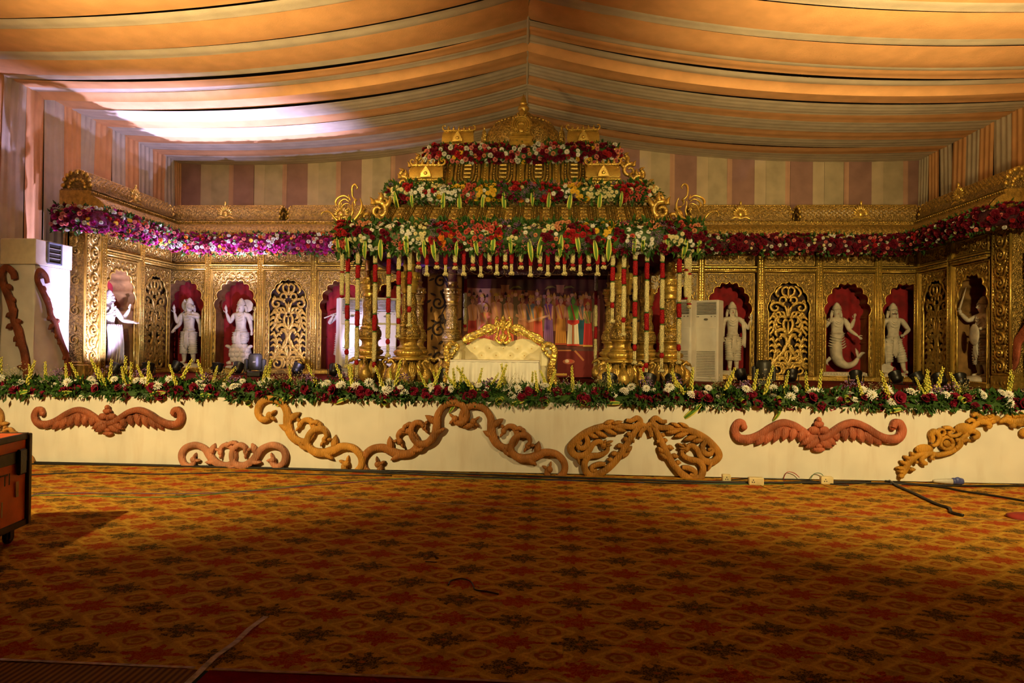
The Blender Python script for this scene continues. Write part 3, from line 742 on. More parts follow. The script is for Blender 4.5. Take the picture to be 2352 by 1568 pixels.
def statue(label, loc, rz, arms, legs=True, head='man', extra=None, lean=0, torso_w=1.0, robe=True, base=True, tors=None, scale=1.0):
    t = thing('statue', label, 'statue', loc, rz, 'white statues in the golden niches'); t.scale = (scale,)*3
    J = [(0, 0, .80, .135, .10), (0, 0, .93, .11, .085), (lean*.5, -.01, 1.10, .15*torso_w, .10), (lean, 0, 1.24, .115*torso_w, .08), (lean, 0, 1.31, .052), (lean, -.01, 1.385, .075, .085), (lean, -.01, 1.46, .088, .095), (lean, 0, 1.535, .05)]
    E = [(i, i+1) for i in range(7)]
    def chain(par, js):
        for j in js: J.append(j); E.append((par, len(J)-1)); par = len(J)-1
    hb = MB()
    for (sd, el, wr, hd, upv) in arms:
        sh = (lean+sd*.185*torso_w, .0, 1.235, .062)
        e = V(el); w_ = V(wr); m1 = V(sh[:3]).lerp(e, .5); m2 = e.lerp(w_, .45)
        chain(3, [sh, (*m1, .055), (*e, .044), (*m2, .042), (*w_, .026)]); hand(hb, w_, hd, upv)
    if legs:
        for sd, kn, an in legs if legs is not True else ((-1, (-.11, -.03, .45), (-.12, .02, .08)), (1, (.11, -.03, .45), (.12, .02, .08))):
            hp = (sd*.09, 0, .74, .11); k = V(kn); a = V(an)
            chain(0, [hp, (*V(hp[:3]).lerp(k, .55), .095), (*k, .068), (*k.lerp(a, .35), .064), (*a, .042), (a.x+sd*.01, a.y-.05, .035, .04, .03), (a.x+sd*.02, a.y-.15, .025, .035, .022)])
    if extra and 'spine' in extra: chain(0, extra['spine'])
    bm_ = skin_mesh('body', J, E); bm_.materials.append(WHITE); link('body', bm_, t)
    hb.build('hands', WHITE, t)
    hx = lean
    mb = MB()
    if head == 'man' or head == 'beard':
        mb.tube([(hx, -.095, 1.45), (hx, -.125, 1.425), (hx, -.105, 1.41)], [.010, .017, .012], 6, 2)
        for s_ in (-1, 1):
            mb.ell((hx+s_*.035, -.098, 1.455), (.017, .008, .010), 8, 5); mb.tube([(hx+s_*.018, -.103, 1.477), (hx+s_*.04, -.10, 1.483), (hx+s_*.06, -.085, 1.474)], .005, 5, 2); mb.ell((hx+s_*.093, .0, 1.435), (.012, .026, .036), 6, 5)
        mb.build('face', WHITE, t)
        mb = MB(); mb.ell((hx, -.097, 1.383), (.022, .008, .007), 8, 5); mb.build('lips', mat('painted_lips', (.50, .06, .05), .5), t)
        if head == 'beard':
            mb = MB()
            for s_ in (-1, 1): mb.tube([(hx, -.105, 1.398), (hx+s_*.035, -.10, 1.39), (hx+s_*.065, -.085, 1.405)], [.010, .011, .003], 6, 3)
            mb.build('moustache', mat('painted_moustache', (.03, .02, .015), .6), t)
            mb = MB(); mb.ell((hx, -.05, 1.33), (.055, .05, .06), 10, 6); mb.build('beard', WHITE, t)
    if head == 'boar':
        mb.tube([(hx, -.02, 1.46), (hx+.06, -.07, 1.43), (hx+.13, -.11, 1.40), (hx+.19, -.13, 1.385)], [.095, .075, .05, .042], 12, 4)
        mb.ell((hx+.20, -.135, 1.383), (.02, .04, .04), 10, 6)
        for s_ in (-1, 1): mb.tube([(hx-.02+s_*.05, .03*s_, 1.53), (hx-.05+s_*.06, .04*s_, 1.59), (hx-.05+s_*.05, .03*s_, 1.62)], [.03, .022, .004], 6, 3)
        mb.ell((hx+.06, -.125, 1.46), (.012, .01, .012), 6, 5); mb.tube([(hx+.15, -.15, 1.39), (hx+.165, -.17, 1.42), (hx+.16, -.165, 1.44)], [.012, .009, .002], 5, 3)
        mb.build('boar_snout', WHITE, t)
    # crown or hair knot, halo
    mb = MB(); mb.lathe([(.10, 1.485), (.103, 1.50), (.097, 1.53), (.085, 1.57), (.06, 1.60), (.055, 1.62), (.03, 1.645), (.0, 1.665)], 16, (hx, .01, 0), mod=lambda a, v, z: 1+.05*math.sin(10*a)); mb.tube([(hx-.1, -.02, 1.49), (hx, -.105, 1.505), (hx+.1, -.02, 1.49)], .012, 6, 4)
    for s_ in (-1, 1): mb.tube([(hx+s_*.085, .04, 1.47), (hx+s_*.11, .04, 1.36), (hx+s_*.12, .02, 1.25)], [.035, .038, .02], 7, 3)
    mb.build('crown_and_hair', WHITE, t)
    if extra and extra.get('halo'):
        mb = MB(); mb.lathe([(.001, .075), (.15, .075), (.165, .085), (.165, .095), (.001, .10)], 24, (hx+extra['halo'], 0, 1.47), ax='y', cap=False); mb.build('halo_disc', WHITE, t)
    # jewellery
    mb = MB()
    for zz, rr in ((1.235, .085), (1.19, .105), (1.12, .12)): mb.tube([(hx-rr, -.03, zz+.05), (hx-rr*.6, -.10, zz-.02), (hx, -.115, zz-.05), (hx+rr*.6, -.10, zz-.02), (hx+rr, -.03, zz+.05)], .011, 6, 4)
    n = 20; mb.tube([(.135*math.cos(2*PI*i/n), .105*math.sin(2*PI*i/n), .865) for i in range(n+1)], .018, 6, 1)
    mb.build('necklaces_and_belt', WHITE, t)
    if robe:
        mb = MB()
        lg = legs if legs is not True else ((-1, (-.11, -.03, .45), (-.12, .02, .08)), (1, (.11, -.03, .45), (.12, .02, .08)))
        for sd, kn, an in lg or ():
            k = V(kn); a = V(an); pts = [V((sd*.085, 0, .80)), V((sd*.09, -.01, .66)), V((sd*.09, 0, .74)).lerp(k, .8), k.lerp(a, .3), k.lerp(a, .5)]
            P_ = catmull(pts, 9); mb.tube(P_, [(.118+.018*math.sin(i*2.2))*(1-.18*i/len(P_)) for i in range(len(P_))], 16, 1, 1.0, False)
        for i in range(5): x = (i-2)*.02; mb.tube([(x*.6, -.12, .84), (x, -.14, .6), (x*1.6, -.13, .36+abs(i-2)*.04)], [.022, .024, .014], 6, 4)
        for i in range(4): z = .80-.07*i; mb.tube([(-.15, -.03, z+.02), (-.07, -.125, z-.02), (.0, -.14, z-.035), (.07, -.125, z-.02), (.15, -.03, z+.02)], .013, 5, 3)
        mb.build('robe_folds', WHITE, t)
    if base:
        mb = MB(); mb.lathe([(.30, -.10), (.32, -.09), (.32, -.05), (.28, -.04), (.27, -.02), (.29, -.01), (.29, .012), (.0, .012)], 28, sy=.72, cap=False); mb.build('pedestal', WHITE, t)
    return t
ZP = SH+.20
def niche_x(px, y=780): return PY(px, y, 16.62).x
N0 = (0, 0, 1)
s_ = statue('white boar-headed four-armed statue with halo disc, leftmost on the back wall', (niche_x(434), 16.62, ZP), 0,
  [(-1, (-.30, -.03, 1.02), (-.33, -.10, 1.28), (0, -.1, 1), (0, -1, 0)), (-1, (-.24, -.02, .98), (-.30, -.16, .86), (-.2, -.5, -.9), (0, -1, .3)), (1, (.27, -.02, 1.16), (.12, -.16, 1.20), (-1, -.1, .1), (0, -1, 0)), (1, (.27, .02, 1.0), (.30, -.02, .80), (.1, -.1, -1), (0, -1, 0))], head='boar', extra={'halo': -.09}, torso_w=1.02)
mb = MB(); mb.lathe([(.0, 0), (.03, .03), (.038, .06), (.022, .10), (.0, .15)], 10, (-.34, -.11, 1.34)); mb.build('conch', WHITE, s_)
s_ = statue('white four-armed statue rising from a large tortoise', (niche_x(553), 16.62, ZP), 0,
  [(-1, (-.26, -.03, 1.03), (-.32, -.12, 1.28), (0, -.1, 1), (0, -1, 0)), (1, (.25, .0, 1.02), (.30, -.05, .83), (.1, -.3, -1), (0, -1, 0)), (1, (.30, .05, 1.12), (.34, .03, 1.34), (0, 0, 1), (0, -1, 0))],
  legs=((-1, (-.09, -.06, .62), (-.08, -.03, .50)), (1, (.09, -.06, .62), (.08, -.03, .50))), extra={'halo': .10}, base=False)
mb = MB(); mb.lathe([(.0, 0), (.03, .03), (.038, .06), (.022, .10), (.0, .15)], 10, (-.33, -.13, 1.34)); mb.build('conch', WHITE, s_)
mb = MB(); mb.ell((0, 0, .27), (.27, .20, .31), 24, 14); mb.build('tortoise_shell', WHITE, s_)
pl = MB(); pl.lathe([(.001, .022), (.045, .020), (.066, .008), (.075, -.01)], 6, cap=False); plm = pl.mesh('shell_plate'); plm.materials.append(WHITE)
for r_, (zz, n, off) in enumerate(((.12, 4, 0), (.24, 5, .5), (.36, 5, 0), (.47, 4, .5))):
    for i in range(n):
        a = -PI/2+(i-(n-1)/2)*.52+(off-.25)*.0; cz = (zz-.27)/.31; rr = math.sqrt(max(0, 1-cz*cz)); p = V((.27*rr*math.cos(a), .20*rr*math.sin(a), zz)); nn = V((p.x/.27**2, p.y/.2**2, (zz-.27)/.31**2)).normalized()
        o = link('shell_plate', plm, s_); o.matrix_local = Matrix.Translation(p) @ nn.to_track_quat('Z', 'Y').to_matrix().to_4x4()
mb = MB()
for sd in (-1, 1): mb.tube([(sd*.22, -.06, .42), (sd*.31, -.09, .46), (sd*.34, -.10, .44)], [.05, .04, .015], 8, 3); mb.tube([(sd*.2, -.08, .06), (sd*.30, -.12, .03)], [.06, .03], 8, 1)
mb.ell((0, -.2, .02), (.07, .08, .06), 10, 6); mb.build('tortoise_limbs', WHITE, s_)
mb = MB(); mb.lathe([(.34, -.10), (.36, -.08), (.35, -.04), (.30, -.02), (.0, -.01)], 28, sy=.75, cap=False, mod=lambda a, v, z: 1+.03*math.sin(9*a)); mb.build('pedestal', WHITE, s_)
s_ = statue('white flute-playing statue mostly hidden by the first air conditioner', (niche_x(788), 16.66, ZP), 0,
  [(-1, (-.34, -.08, 1.05), (-.22, -.20, 1.20), (.3, -.3, .4), (0, -1, 0)), (1, (.24, -.02, 1.05), (.05, -.20, 1.28), (-1, -.1, .2), (0, -1, 0))], legs=((-1, (-.10, -.05, .45), (-.16, .0, .08)), (1, (.10, -.05, .45), (.02, -.04, .08))))
mb = MB(); mb.tube([(.06, -.19, 1.37), (-.42, -.23, 1.17)], .016, 8, 1); mb.build('flute', WHITE, s_)
s_ = statue('white statue with raised bent arm beside the right air conditioner', (niche_x(1682), 16.58, ZP), 0,
  [(1, (.36, -.02, 1.00), (.40, -.10, 1.24), (.0, -.1, 1), (0, -1, 0)), (-1, (-.24, -.02, 1.0), (-.25, -.10, .80), (0, -.2, -1), (0, -1, 0))], legs=((-1, (-.08, -.05, .45), (-.07, -.01, .08)), (1, (.07, -.05, .45), (.10, .02, .08))), lean=-.02)
mb = MB()
for i in range(3): mb.tube([(.19+i*.025, -.02, 1.24), (.22+i*.025, -.08, .95), (.21+i*.028, -.07, .62-.03*i)], [.022, .022, .024], 6, 4)
mb.build('sash', WHITE, s_)
s_ = statue('white fish-tailed four-armed statue with curling tail on a slab', (niche_x(1922), 16.62, ZP), 0,
  [(1, (.30, -.05, 1.04), (.36, -.12, 1.28), (0, -.1, 1), (0, -1, 0)), (1, (.27, -.05, 1.0), (.42, -.16, .86), (.7, -.3, -.7), (0, -1, 0)), (-1, (-.28, 0, 1.06), (-.20, -.12, 1.20), (.2, -.2, .9), (0, -1, 0))],
  legs=None, robe=False, base=False, extra={'spine': [(-.02, 0, .66, .175, .13), (-.03, 0, .50, .18, .13), (.0, 0, .33, .165, .12), (.10, 0, .20, .14, .10), (.26, 0, .14, .11, .08), (.42, 0, .22, .08, .06), (.50, 0, .36, .045, .035)]})
mb = MB()
mb.tube([(.50, 0, .34), (.57, 0, .44), (.66, 0, .47)], [.05, .07, .008], 8, 4, .4); mb.tube([(.50, 0, .34), (.47, 0, .48), (.43, 0, .58)], [.05, .07, .008], 8, 4, .4); mb.tube([(-.16, -.02, .34), (-.24, -.03, .24), (-.2, -.03, .16)], [.06, .05, .008], 8, 4, .5)
mb.build('tail_fins', WHITE, s_)
mb = MB()
for i in range(5): z = .84-.06*i; w_ = .16+.012*i; mb.tube([(-w_, -.02, z+.03), (-w_*.5, -.115, z-.02), (0, -.135, z-.04), (w_*.5, -.115, z-.02), (w_, -.02, z+.03)], .016, 5, 3)
mb.build('waist_cloth', WHITE, s_)
mb = MB(); mb.box((.12, 0, -.04), (.98, .36, .10), .02); mb.box((.12, 0, -.08), (1.04, .40, .05), .015)
for i in range(16): mb.ell((-.36+i*.064, -.185, -.04), (.03, .02, .04), 6, 4)
mb.build('pedestal', WHITE, s_)
s_ = statue('white moustached warrior statue with hand on hip and axe at its feet', (niche_x(2050), 16.60, ZP), 0,
  [(1, (.38, .03, 1.02), (.20, -.10, .90), (-.8, -.3, -.3), (0, -1, 0)), (-1, (-.26, .0, 1.0), (-.24, -.08, .78), (0, -.2, -1), (0, -1, 0))], head='beard', legs=((-1, (-.12, -.03, .45), (-.10, .02, .08)), (1, (.17, -.03, .45), (.26, .02, .10))), torso_w=1.08)
mb = MB(); mb.tube([(-.24, -.12, .80), (-.22, -.16, .10)], .018, 8, 1); mb.poly([(-.36, .02), (-.12, .0), (-.06, .14), (-.16, .20), (-.28, .22), (-.36, .16)], -.14, .04); mb.build('axe', WHITE, s_)
s_ = statue('lilac-lit white statue pointing forward in the left side wing', (-9.60, 14.30, ZP), PI/2,
  [(1, (.23, -.16, 1.00), (.20, -.44, .96), (0, -1, -.3), (0, 0, 1)), (1, (.30, -.12, 1.02), (.34, -.24, 1.26), (0, -.1, 1), (0, -1, 0)), (-1, (-.27, .0, 1.0), (-.20, -.20, 1.12), (.3, -.5, .6), (0, 0, 1))], head='beard')
mb = MB()
for i in range(7): a = i/6; mb.tube([(-.2+.4*a, -.12, .9), (-.2+.4*a, -.17-.02*math.sin(i*2), .5), (-.26+.52*a, -.16, .05)], [.05, .055, .03], 6, 4)
mb.build('long_robe', WHITE, s_)
mb = MB(); mb.ell((0, 0, -.06), (.38, .42, .10), 18, 8); mb.ell((.1, -.25, -.06), (.25, .2, .07), 14, 6); mb.build('rocky_base', WHITE, s_)
s_ = statue('shadowed white statue raising a sword in the right side wing', (8.80, 14.48, ZP), -PI/2,
  [(-1, (-.26, -.14, 1.16), (-.24, -.30, 1.32), (0, -.3, 1), (0, -1, 0)), (1, (.26, -.05, 1.0), (.24, -.22, .98), (0, -1, 0), (0, 0, 1))])
mb = MB(); mb.tube([(-.24, -.33, 1.36), (-.235, -.28, 1.55), (-.22, -.20, 1.86)], [.016, .018, .004], 6, 4); mb.build('sword', WHITE, s_)
mb = MB(); mb.ell((.22, -.30, .86), (.16, .04, .22), 16, 10); mb.build('shield', WHITE, s_)
mb = MB(); mb.ell((0, 0, -.06), (.36, .38, .10), 18, 8); mb.build('rocky_base', WHITE, s_)
# ---------------------------------------------------------------- the canopy: columns
XM = -0.62; YC = 13.75
def column():
    t = thing('carved_column', '', 'column', group='golden canopy columns')
    S = 28
    mb = MB(); mb.lathe([(.13, 0), (.16, .02), (.16, .1), (.13, .2), (.15, .4), (.20, .44)], 16); mb.build('core', GOLDD, t)
    mb = MB(); mb.lathe([(.24, .44), (.30, .455), (.305, .475), (.285, .49), (.275, .505), (.255, .51)], 36); mb.build('base_plate', GOLDB, t)
    mb = MB(); mb.lathe([(.20, .505)]+[(.185+.085*math.sin(PI*i/10)**.7, .51+.14*i/10) for i in range(11)]+[(.19, .655)], 96, mod=lambda a, v, z: 1-.055*abs(math.sin(14*a))**.5*math.sin(PI*min(1, max(0, (z-.51)/.14)))); mb.build('gadrooned_bulb', GOLDB, t)
    mb = MB(); mb.lathe([(.205, .65), (.215, .665), (.20, .685), (.17, .70), (.155, .74), (.16, .79), (.19, .82), (.215, .83), (.22, .845), (.20, .86)], S); mb.build('waist', GOLD, t)
    mb = MB(); mb.lathe([(.19, .855), (.215, .88), (.225, .93), (.215, .98), (.19, 1.03), (.175, 1.045)], 64, mod=lambda a, v, z: 1+.03*math.sin(16*a)*math.sin((z-.86)*34)); mb.build('carved_bulb', GOLDC, t)
    mb = MB(); mb.lathe([(.175, 1.04), (.195, 1.05), (.195, 1.065), (.17, 1.075), (.17, 1.085), (.155, 1.095)], S); mb.build('collar', GOLDB, t)
    mb = MB(); mb.lathe([(.150-.030*i/10+.012*math.sin(i*1.1), 1.09+.56*i/10) for i in range(11)], 60, mod=lambda a, v, z: 1+.07*math.sin(6*a+2.2*math.sin(z*20))*math.sin(z*26+3*math.cos(3*a))); mb.build('shaft', GOLDC, t)
    mb = MB(); mb.lathe([(.125, 1.64), (.15, 1.66), (.15, 1.68), (.135, 1.70), (.155, 1.75), (.175, 1.80), (.175, 1.815), (.16, 1.825), (.178, 1.84), (.178, 1.855), (.16, 1.865), (.18, 1.89), (.19, 1.95), (.195, 1.99), (.20, 2.0), (.20, 2.025), (.17, 2.03)], S)
    for i in range(16): a = 2*PI*i/16; mb.ell((.185*math.cos(a), .185*math.sin(a), 1.93), (.025, .025, .035), 6, 4)
    mb.build('capital', GOLDB, t)
    mb = MB(); mb.lathe([(.12, 2.03), (.105, 2.06), (.10, 2.12), (.125, 2.15), (.125, 2.17), (.105, 2.18), (.10, 2.35), (.11, 2.5)], 20); mb.build('upper_neck', GOLD, t)
    sw = MB()
    sw.tube([(.16, 0, .07), (.25, 0, .09), (.315, 0, .15), (.325, 0, .23), (.275, 0, .315), (.255, 0, .385), (.295, 0, .435), (.355, 0, .43)], [.07, .115, .125, .095, .055, .042, .040, .036], 10, 4, 1.0)
    sw.ell((.365, 0, .415), (.048, .036, .036), 8, 6); sw.tube([(.39, 0, .405), (.415, 0, .375), (.415, 0, .345)], [.022, .014, .004], 6, 3)
    sw.tube([(.35, 0, .44), (.335, 0, .475), (.31, 0, .48)], [.014, .01, .004], 5, 3)
    for s_ in (-1, 1):
        sw.ell((.385, s_*.03, .425), (.01, .008, .01), 6, 4)
        for k, (a0, zz, ln) in enumerate(((.30, .20, .30), (.42, .22, .30), (.54, .24, .28), (.66, .24, .24))):
            a = s_*a0; p0 = V((.26*math.cos(a*.6), .26*math.sin(a*.6), .10)); p1 = V((.27*math.cos(a), .27*math.sin(a), .10+ln*.6)); p2 = V((.24*math.cos(a*1.25), .24*math.sin(a*1.25), .12+ln))
            sw.tube([p0, p1, p2], [.05, .045, .012], 6, 4)
    swm = sw.mesh('swan'); swm.materials.append(GOLD)
    for k in range(4): link('swan', swm, t, rot=(0, 0, -PI/2+k*PI/2))
    return t
col0 = column()
cols = [(-1.955, 12.2, 'front inner golden swan-based canopy column left of the sofa'), (1.87, 12.2, 'front inner golden swan-based canopy column right of the sofa'),
        (-2.93, 13.2, 'outer golden canopy column on the left, by the lit air conditioner'), (2.87, 13.2, 'outer golden canopy column on the right, by the white air conditioners'),
        (-1.62, 15.3, 'rear inner canopy column with lilac sheen behind the sofa'), (1.95, 15.3, 'rear inner canopy column at the right of the painted backdrop'),
        (-2.42, 15.3, 'rear outer canopy column with lilac sheen, left of the scroll screen'), (2.72, 15.3, 'rear outer canopy column half hidden on the right')]
for i, (dx, y, lb) in enumerate(cols):
    o = col0 if i == 0 else copy_tree(col0)
    o.location = (XM+dx, y, SH); o['label'] = lb

# ---------------------------------------------------------------- the canopy: roof
rf = thing('temple_canopy', 'tiered golden temple-style canopy roof with dome over the sofa', 'canopy roof', (XM, 0, SH))
def wz(z): return z-SH
def ring_surface(mb, hx0, hy0, z0, hx1, hy1, z1, conc=.0, n=10, yc=YC):
    for (sx, sy) in ((0, -1), (0, 1), (1, 0), (-1, 0)):
        def f(u, v):
            k = v+conc*math.sin(PI*v); hx = hx0+(hx1-hx0)*k; hy = hy0+(hy1-hy0)*k; z = z0+(z1-z0)*v; q_ = 2*u-1
            return (hx*q_, yc+sy*hy, wz(z)) if sy else (sx*hx, yc+hy*q_, wz(z))
        mb.grid(f, 4, n, flip=(sy > 0 or sx < 0))
mb = MB(); ring_surface(mb, 3.12, 2.0, 3.66, 2.35, 1.12, 4.24, .10); ring_surface(mb, 3.12, 2.0, 3.66, 3.12, 2.0, 3.60); mb.build('lower_roof', GOLDD, rf)
mb = MB(); ring_surface(mb, 2.3, 1.1, 4.2, 2.3, 1.1, 4.56); ring_surface(mb, 2.02, 1.02, 4.45, 1.70, .56, 5.2, .06); ring_surface(mb, 1.66, .52, 5.18, 1.66, .52, 5.42); mb.box((0, YC, wz(5.40)), (3.3, 1.02, .06), .01); mb.box((0, YC, wz(4.52)), (4.55, 2.16, .05), .01); mb.build('upper_roof', GOLDD, rf)
mb = MB()
for (c, d) in (((0, YC-1.9, wz(3.45)), (6.1, .14, .36)), ((0, YC+1.9, wz(3.45)), (6.1, .14, .36)), ((-2.98, YC, wz(3.45)), (.14, 3.8, .36)), ((2.98, YC, wz(3.45)), (.14, 3.8, .36))): mb.box(c, d, .02)
mb.build('fascia_beam', GOLDD, rf)
PURPLE = mat('purple_lining', (.16, .035, .20), .8, 0, .2, 4, .3, 12, 'noise')
mb = MB()
mb.grid(lambda u, v: (-2.9+5.8*u, YC-1.83+3.66*v, wz(3.42-.24*math.sin(PI*u)*math.sin(PI*v)+.03*math.sin(u*60))), 90, 14, flip=True); mb.build('lining', PURPLE, rf)
# panels of the lower slope: same pressed tile repeated
def slope_matrix(y0, z0, y1, z1): return Matrix.Translation((0, y0, wz(z0))) @ Matrix.Rotation(-math.atan2(y1-y0, z1-z0), 4, 'X'), math.hypot(y1-y0, z1-z0)
Ms, Ls = slope_matrix(YC-1.985, 3.68, YC-1.16, 4.20)
tl = MB(); Wt = .334
for s_ in (-1, 1):
    for z in [.06+.085*i for i in range(10)]: tl.octa((s_*.135, -.035, z), (.022, .022, .034))
    tl.box((s_*.10, -.02, Ls*.5), (.014, .04, Ls*.94)); tl.box((s_*.165, -.025, Ls*.5), (.012, .05, Ls*.94))
for i in range(5): tl.box((0, -.025, .18+i*.16), (.13, .045, .03), .008); tl.octa((0, -.05, .26+i*.16), (.03, .015, .03))
tl.box((0, .0, Ls*.5), (Wt*.98, .03, Ls*.98), .006)
tlm = tl.mesh('roof_tile'); tlm.materials.append(GOLDC)
for i in range(16):
    o = link('roof_tile', tlm, rf); o.matrix_local = Ms @ Matrix.Translation(((i-7.5)*Wt, 0, 0))
Mu, Lu = slope_matrix(YC-1.0, 4.47, YC-.575, 5.18)
um = MB(); ub = MB()
pts = [(-.16, .80), (-.165, .40), (-.12, .24), (0, .17), (.12, .24), (.165, .40), (.16, .80)]
um.ribbon([(x*1.35, z-.02 if z < .7 else z) for x, z in pts], .05, .05, n=5); um.ribbon([(x*.72, z+.1 if z < .7 else z) for x, z in pts], .03, .04, n=5)
for i in range(4): um.box((0, -.03, .40+i*.105), (.15, .05, .045), .012)
cp = catmull([(x*1.03, z+.03 if z < .7 else z, 0) for x, z in pts], 5)
for p in cp[::1]: um.octa((p.x, -.03, p.y), (.022, .03, .022))
um.leafb((0, .16), (0, .05), .07, .04)
umm = um.mesh('roof_motif'); umm.materials.append(GOLD)
sp = MB(); sp.box((0, 0, Lu*.5), (.12, .05, Lu*.98), .01)
for s_ in (-1, 1): sp.tube([(s_*.055, -.035, .02), (s_*.055, -.035, Lu*.98)], .018, 6, 1)
for i in range(12): sp.octa((0, -.045, .05+i*.066), (.03, .02, .026))
spm = sp.mesh('roof_rib'); spm.materials.append(GOLDB)
bp_ = MB(); bp_.box((0, .03, Lu*.5), (.66, .04, Lu*.98), .006); bpm = bp_.mesh('roof_slab'); bpm.materials.append(GOLDD)
for i in range(4):
    for nm, me in (('roof_motif', umm), ('roof_slab', bpm)):
        o = link(nm, me, rf); o.matrix_local = Mu @ Matrix.Translation(((i-1.5)*.68, -.012, 0))
for i in range(5):
    o = link('roof_rib', spm, rf); o.matrix_local = Mu @ Matrix.Translation(((i-2)*.68, -.01, 0))
# dome
dm = MB()
prof = [(.66, 0), (.75, .06), (.80, .2), (.80, .32), (.765, .46), (.68, .60), (.55, .71), (.46, .75), (.46, .775), (.38, .80), (.25, .86), (.16, .93), (.125, .95)]
dm.lathe(prof, 64, (0, YC+.15, wz(5.42)), mod=lambda a, v, z: 1+.035*math.sin(12*a+z*3)*math.sin(PI*min(1, max(0, (z-.0)/.7)))+.015*math.sin(30*a)*math.sin(z*50))
dm.build('dome', GOLDC, rf)
fn = MB(); fn.lathe([(.13, .94), (.14, .96), (.09, .98), (.08, 1.0), (.115, 1.03), (.12, 1.07), (.085, 1.11), (.06, 1.13), (.085, 1.15), (.085, 1.165), (.055, 1.18), (.065, 1.21), (.05, 1.26), (.03, 1.29), (.0, 1.37)], 24, (0, YC+.15, wz(5.42))); fn.build('pot_finial', GOLDB, rf)
bd = MB()
for i in range(40):
    a = 2*PI*i/40; bd.ell((.575*math.cos(a), YC+.15+.575*math.sin(a), wz(6.11)), .028, 6, 4)
bd.build('dome_beads', GOLDB, rf)['kind'] = 'stuff'
def plaque(s=1.0):
    mb = MB(); n = 26
    out = []
    for i in range(n+1):
        a = -PI*.22+PI*1.44*i/n; r = .245+.012*math.cos(a*16); out.append((r*math.cos(a), .27+r*math.sin(a)))
    out += [(-.22, .02), (.22, .02)]
    mb.poly(out, 0, .07)
    for r, w_ in ((.205, .03), (.155, .025), (.10, .02)):
        mb.ribbon([(r*math.cos(-PI*.15+PI*1.3*i/16), .28+r*math.sin(-PI*.15+PI*1.3*i/16)) for i in range(17)], w_, .03, n=2, base=.07)
    for s_ in (-1, 1): scroll(mb, s_*.15, .11, .075, s_, .03, .035, .07, PI/2)
    for i in range(7): a = PI*(.1+.8*i/6); mb.leafb((.02*math.cos(a), .28), (.085*math.cos(a), .28+.085*math.sin(a)), .03, .02, .07)
    mb.ell((0, -.08, .12), (.07, .04, .07), 8, 6)
    for i in range(22):
        a = -PI*.1+PI*1.2*i/21; mb.octa((.245*math.cos(a), -.06, .28+.245*math.sin(a)), (.022, .025, .022))
    mb.leafb((0, .48), (0, .72), .14, .05, .02); mb.leafb((-.05, .50), (-.12, .60), .06, .04, .02); mb.leafb((.05, .50), (.12, .60), .06, .04, .02)
    mb.box((0, .03, -.03), (.58, .16, .1), .015); mb.box((0, .03, -.12), (.52, .18, .07), .012); mb.box((0, .03, -.21), (.60, .2, .09), .015)
    return mb
pm = plaque().mesh('plaque'); pm.materials.append(GOLDB)
for a, sc_ in ((0, .80), (PI*.42, .62), (-PI*.42, .62)):
    o = link('plaque', pm, rf, (.79*math.sin(a), YC+.15-.79*math.cos(a), wz(5.66)), (-.16*math.cos(a), .16*math.sin(a), a), sc_)
def kuta(mb):
    mb.box((0, 0, .03), (.62, .34, .06), .01); mb.box((0, 0, .09), (.54, .30, .07), .01); mb.box((0, 0, .15), (.66, .38, .06), .02); mb.box((0, 0, .20), (.60, .32, .04), .01)
    def f(u, v):
        x = (u-.5)*(.50+.14*(1-v)); a = PI*v
        return (x*(1.0), -.17*math.cos(a), .20+.24*math.sin(a)**.75)
    mb.grid(f, 8, 10)
    for s_ in (-1, 1): mb.box((s_*.27, 0, .30), (.04, .26, .2), .02)
    mb.box((0, 0, .455), (.60, .12, .045), .012)
    for i in range(5): mb.lathe([(.012, .47), (.032, .495), (.03, .515), (.014, .53), (.016, .545), (.0, .575)], 8, ((i-2)*.105, 0, 0))
    for s_ in (-1, 1): mb.tube([(s_*.27, 0, .46), (s_*.32, 0, .50), (s_*.325, 0, .555), (s_*.29, 0, .575), (s_*.275, 0, .55)], [.024, .022, .018, .012, .006], 6, 4)
    for i in range(20): mb.octa((-.28+i*.0295, -.065, .44), (.013, .012, .016))
    for i in range(24): mb.octa((-.31+i*.027, -.19, .155), (.012, .012, .018))
    mb.M = (mb.M or Matrix()) @ Matrix.Translation((0, -.185, 0))
    mb.poly([(-.10, .19), (.10, .19), (.09, .25), (.05, .33), (0, .40), (-.05, .33), (-.09, .25)], 0, .04); mb.ell((0, -.04, .26), (.035, .025, .035), 8, 6)
kb = MB(); kuta(kb); km = kb.mesh('miniature_shrine'); km.materials.append(GOLDB)
for (dx, y, z) in ((-1.75, YC-.98, 4.56), (1.54, YC-.98, 4.56), (-1.27, YC-.22, 5.45), (1.20, YC-.22, 5.45)):
    link('miniature_shrine', km, rf, (dx, y, wz(z)))
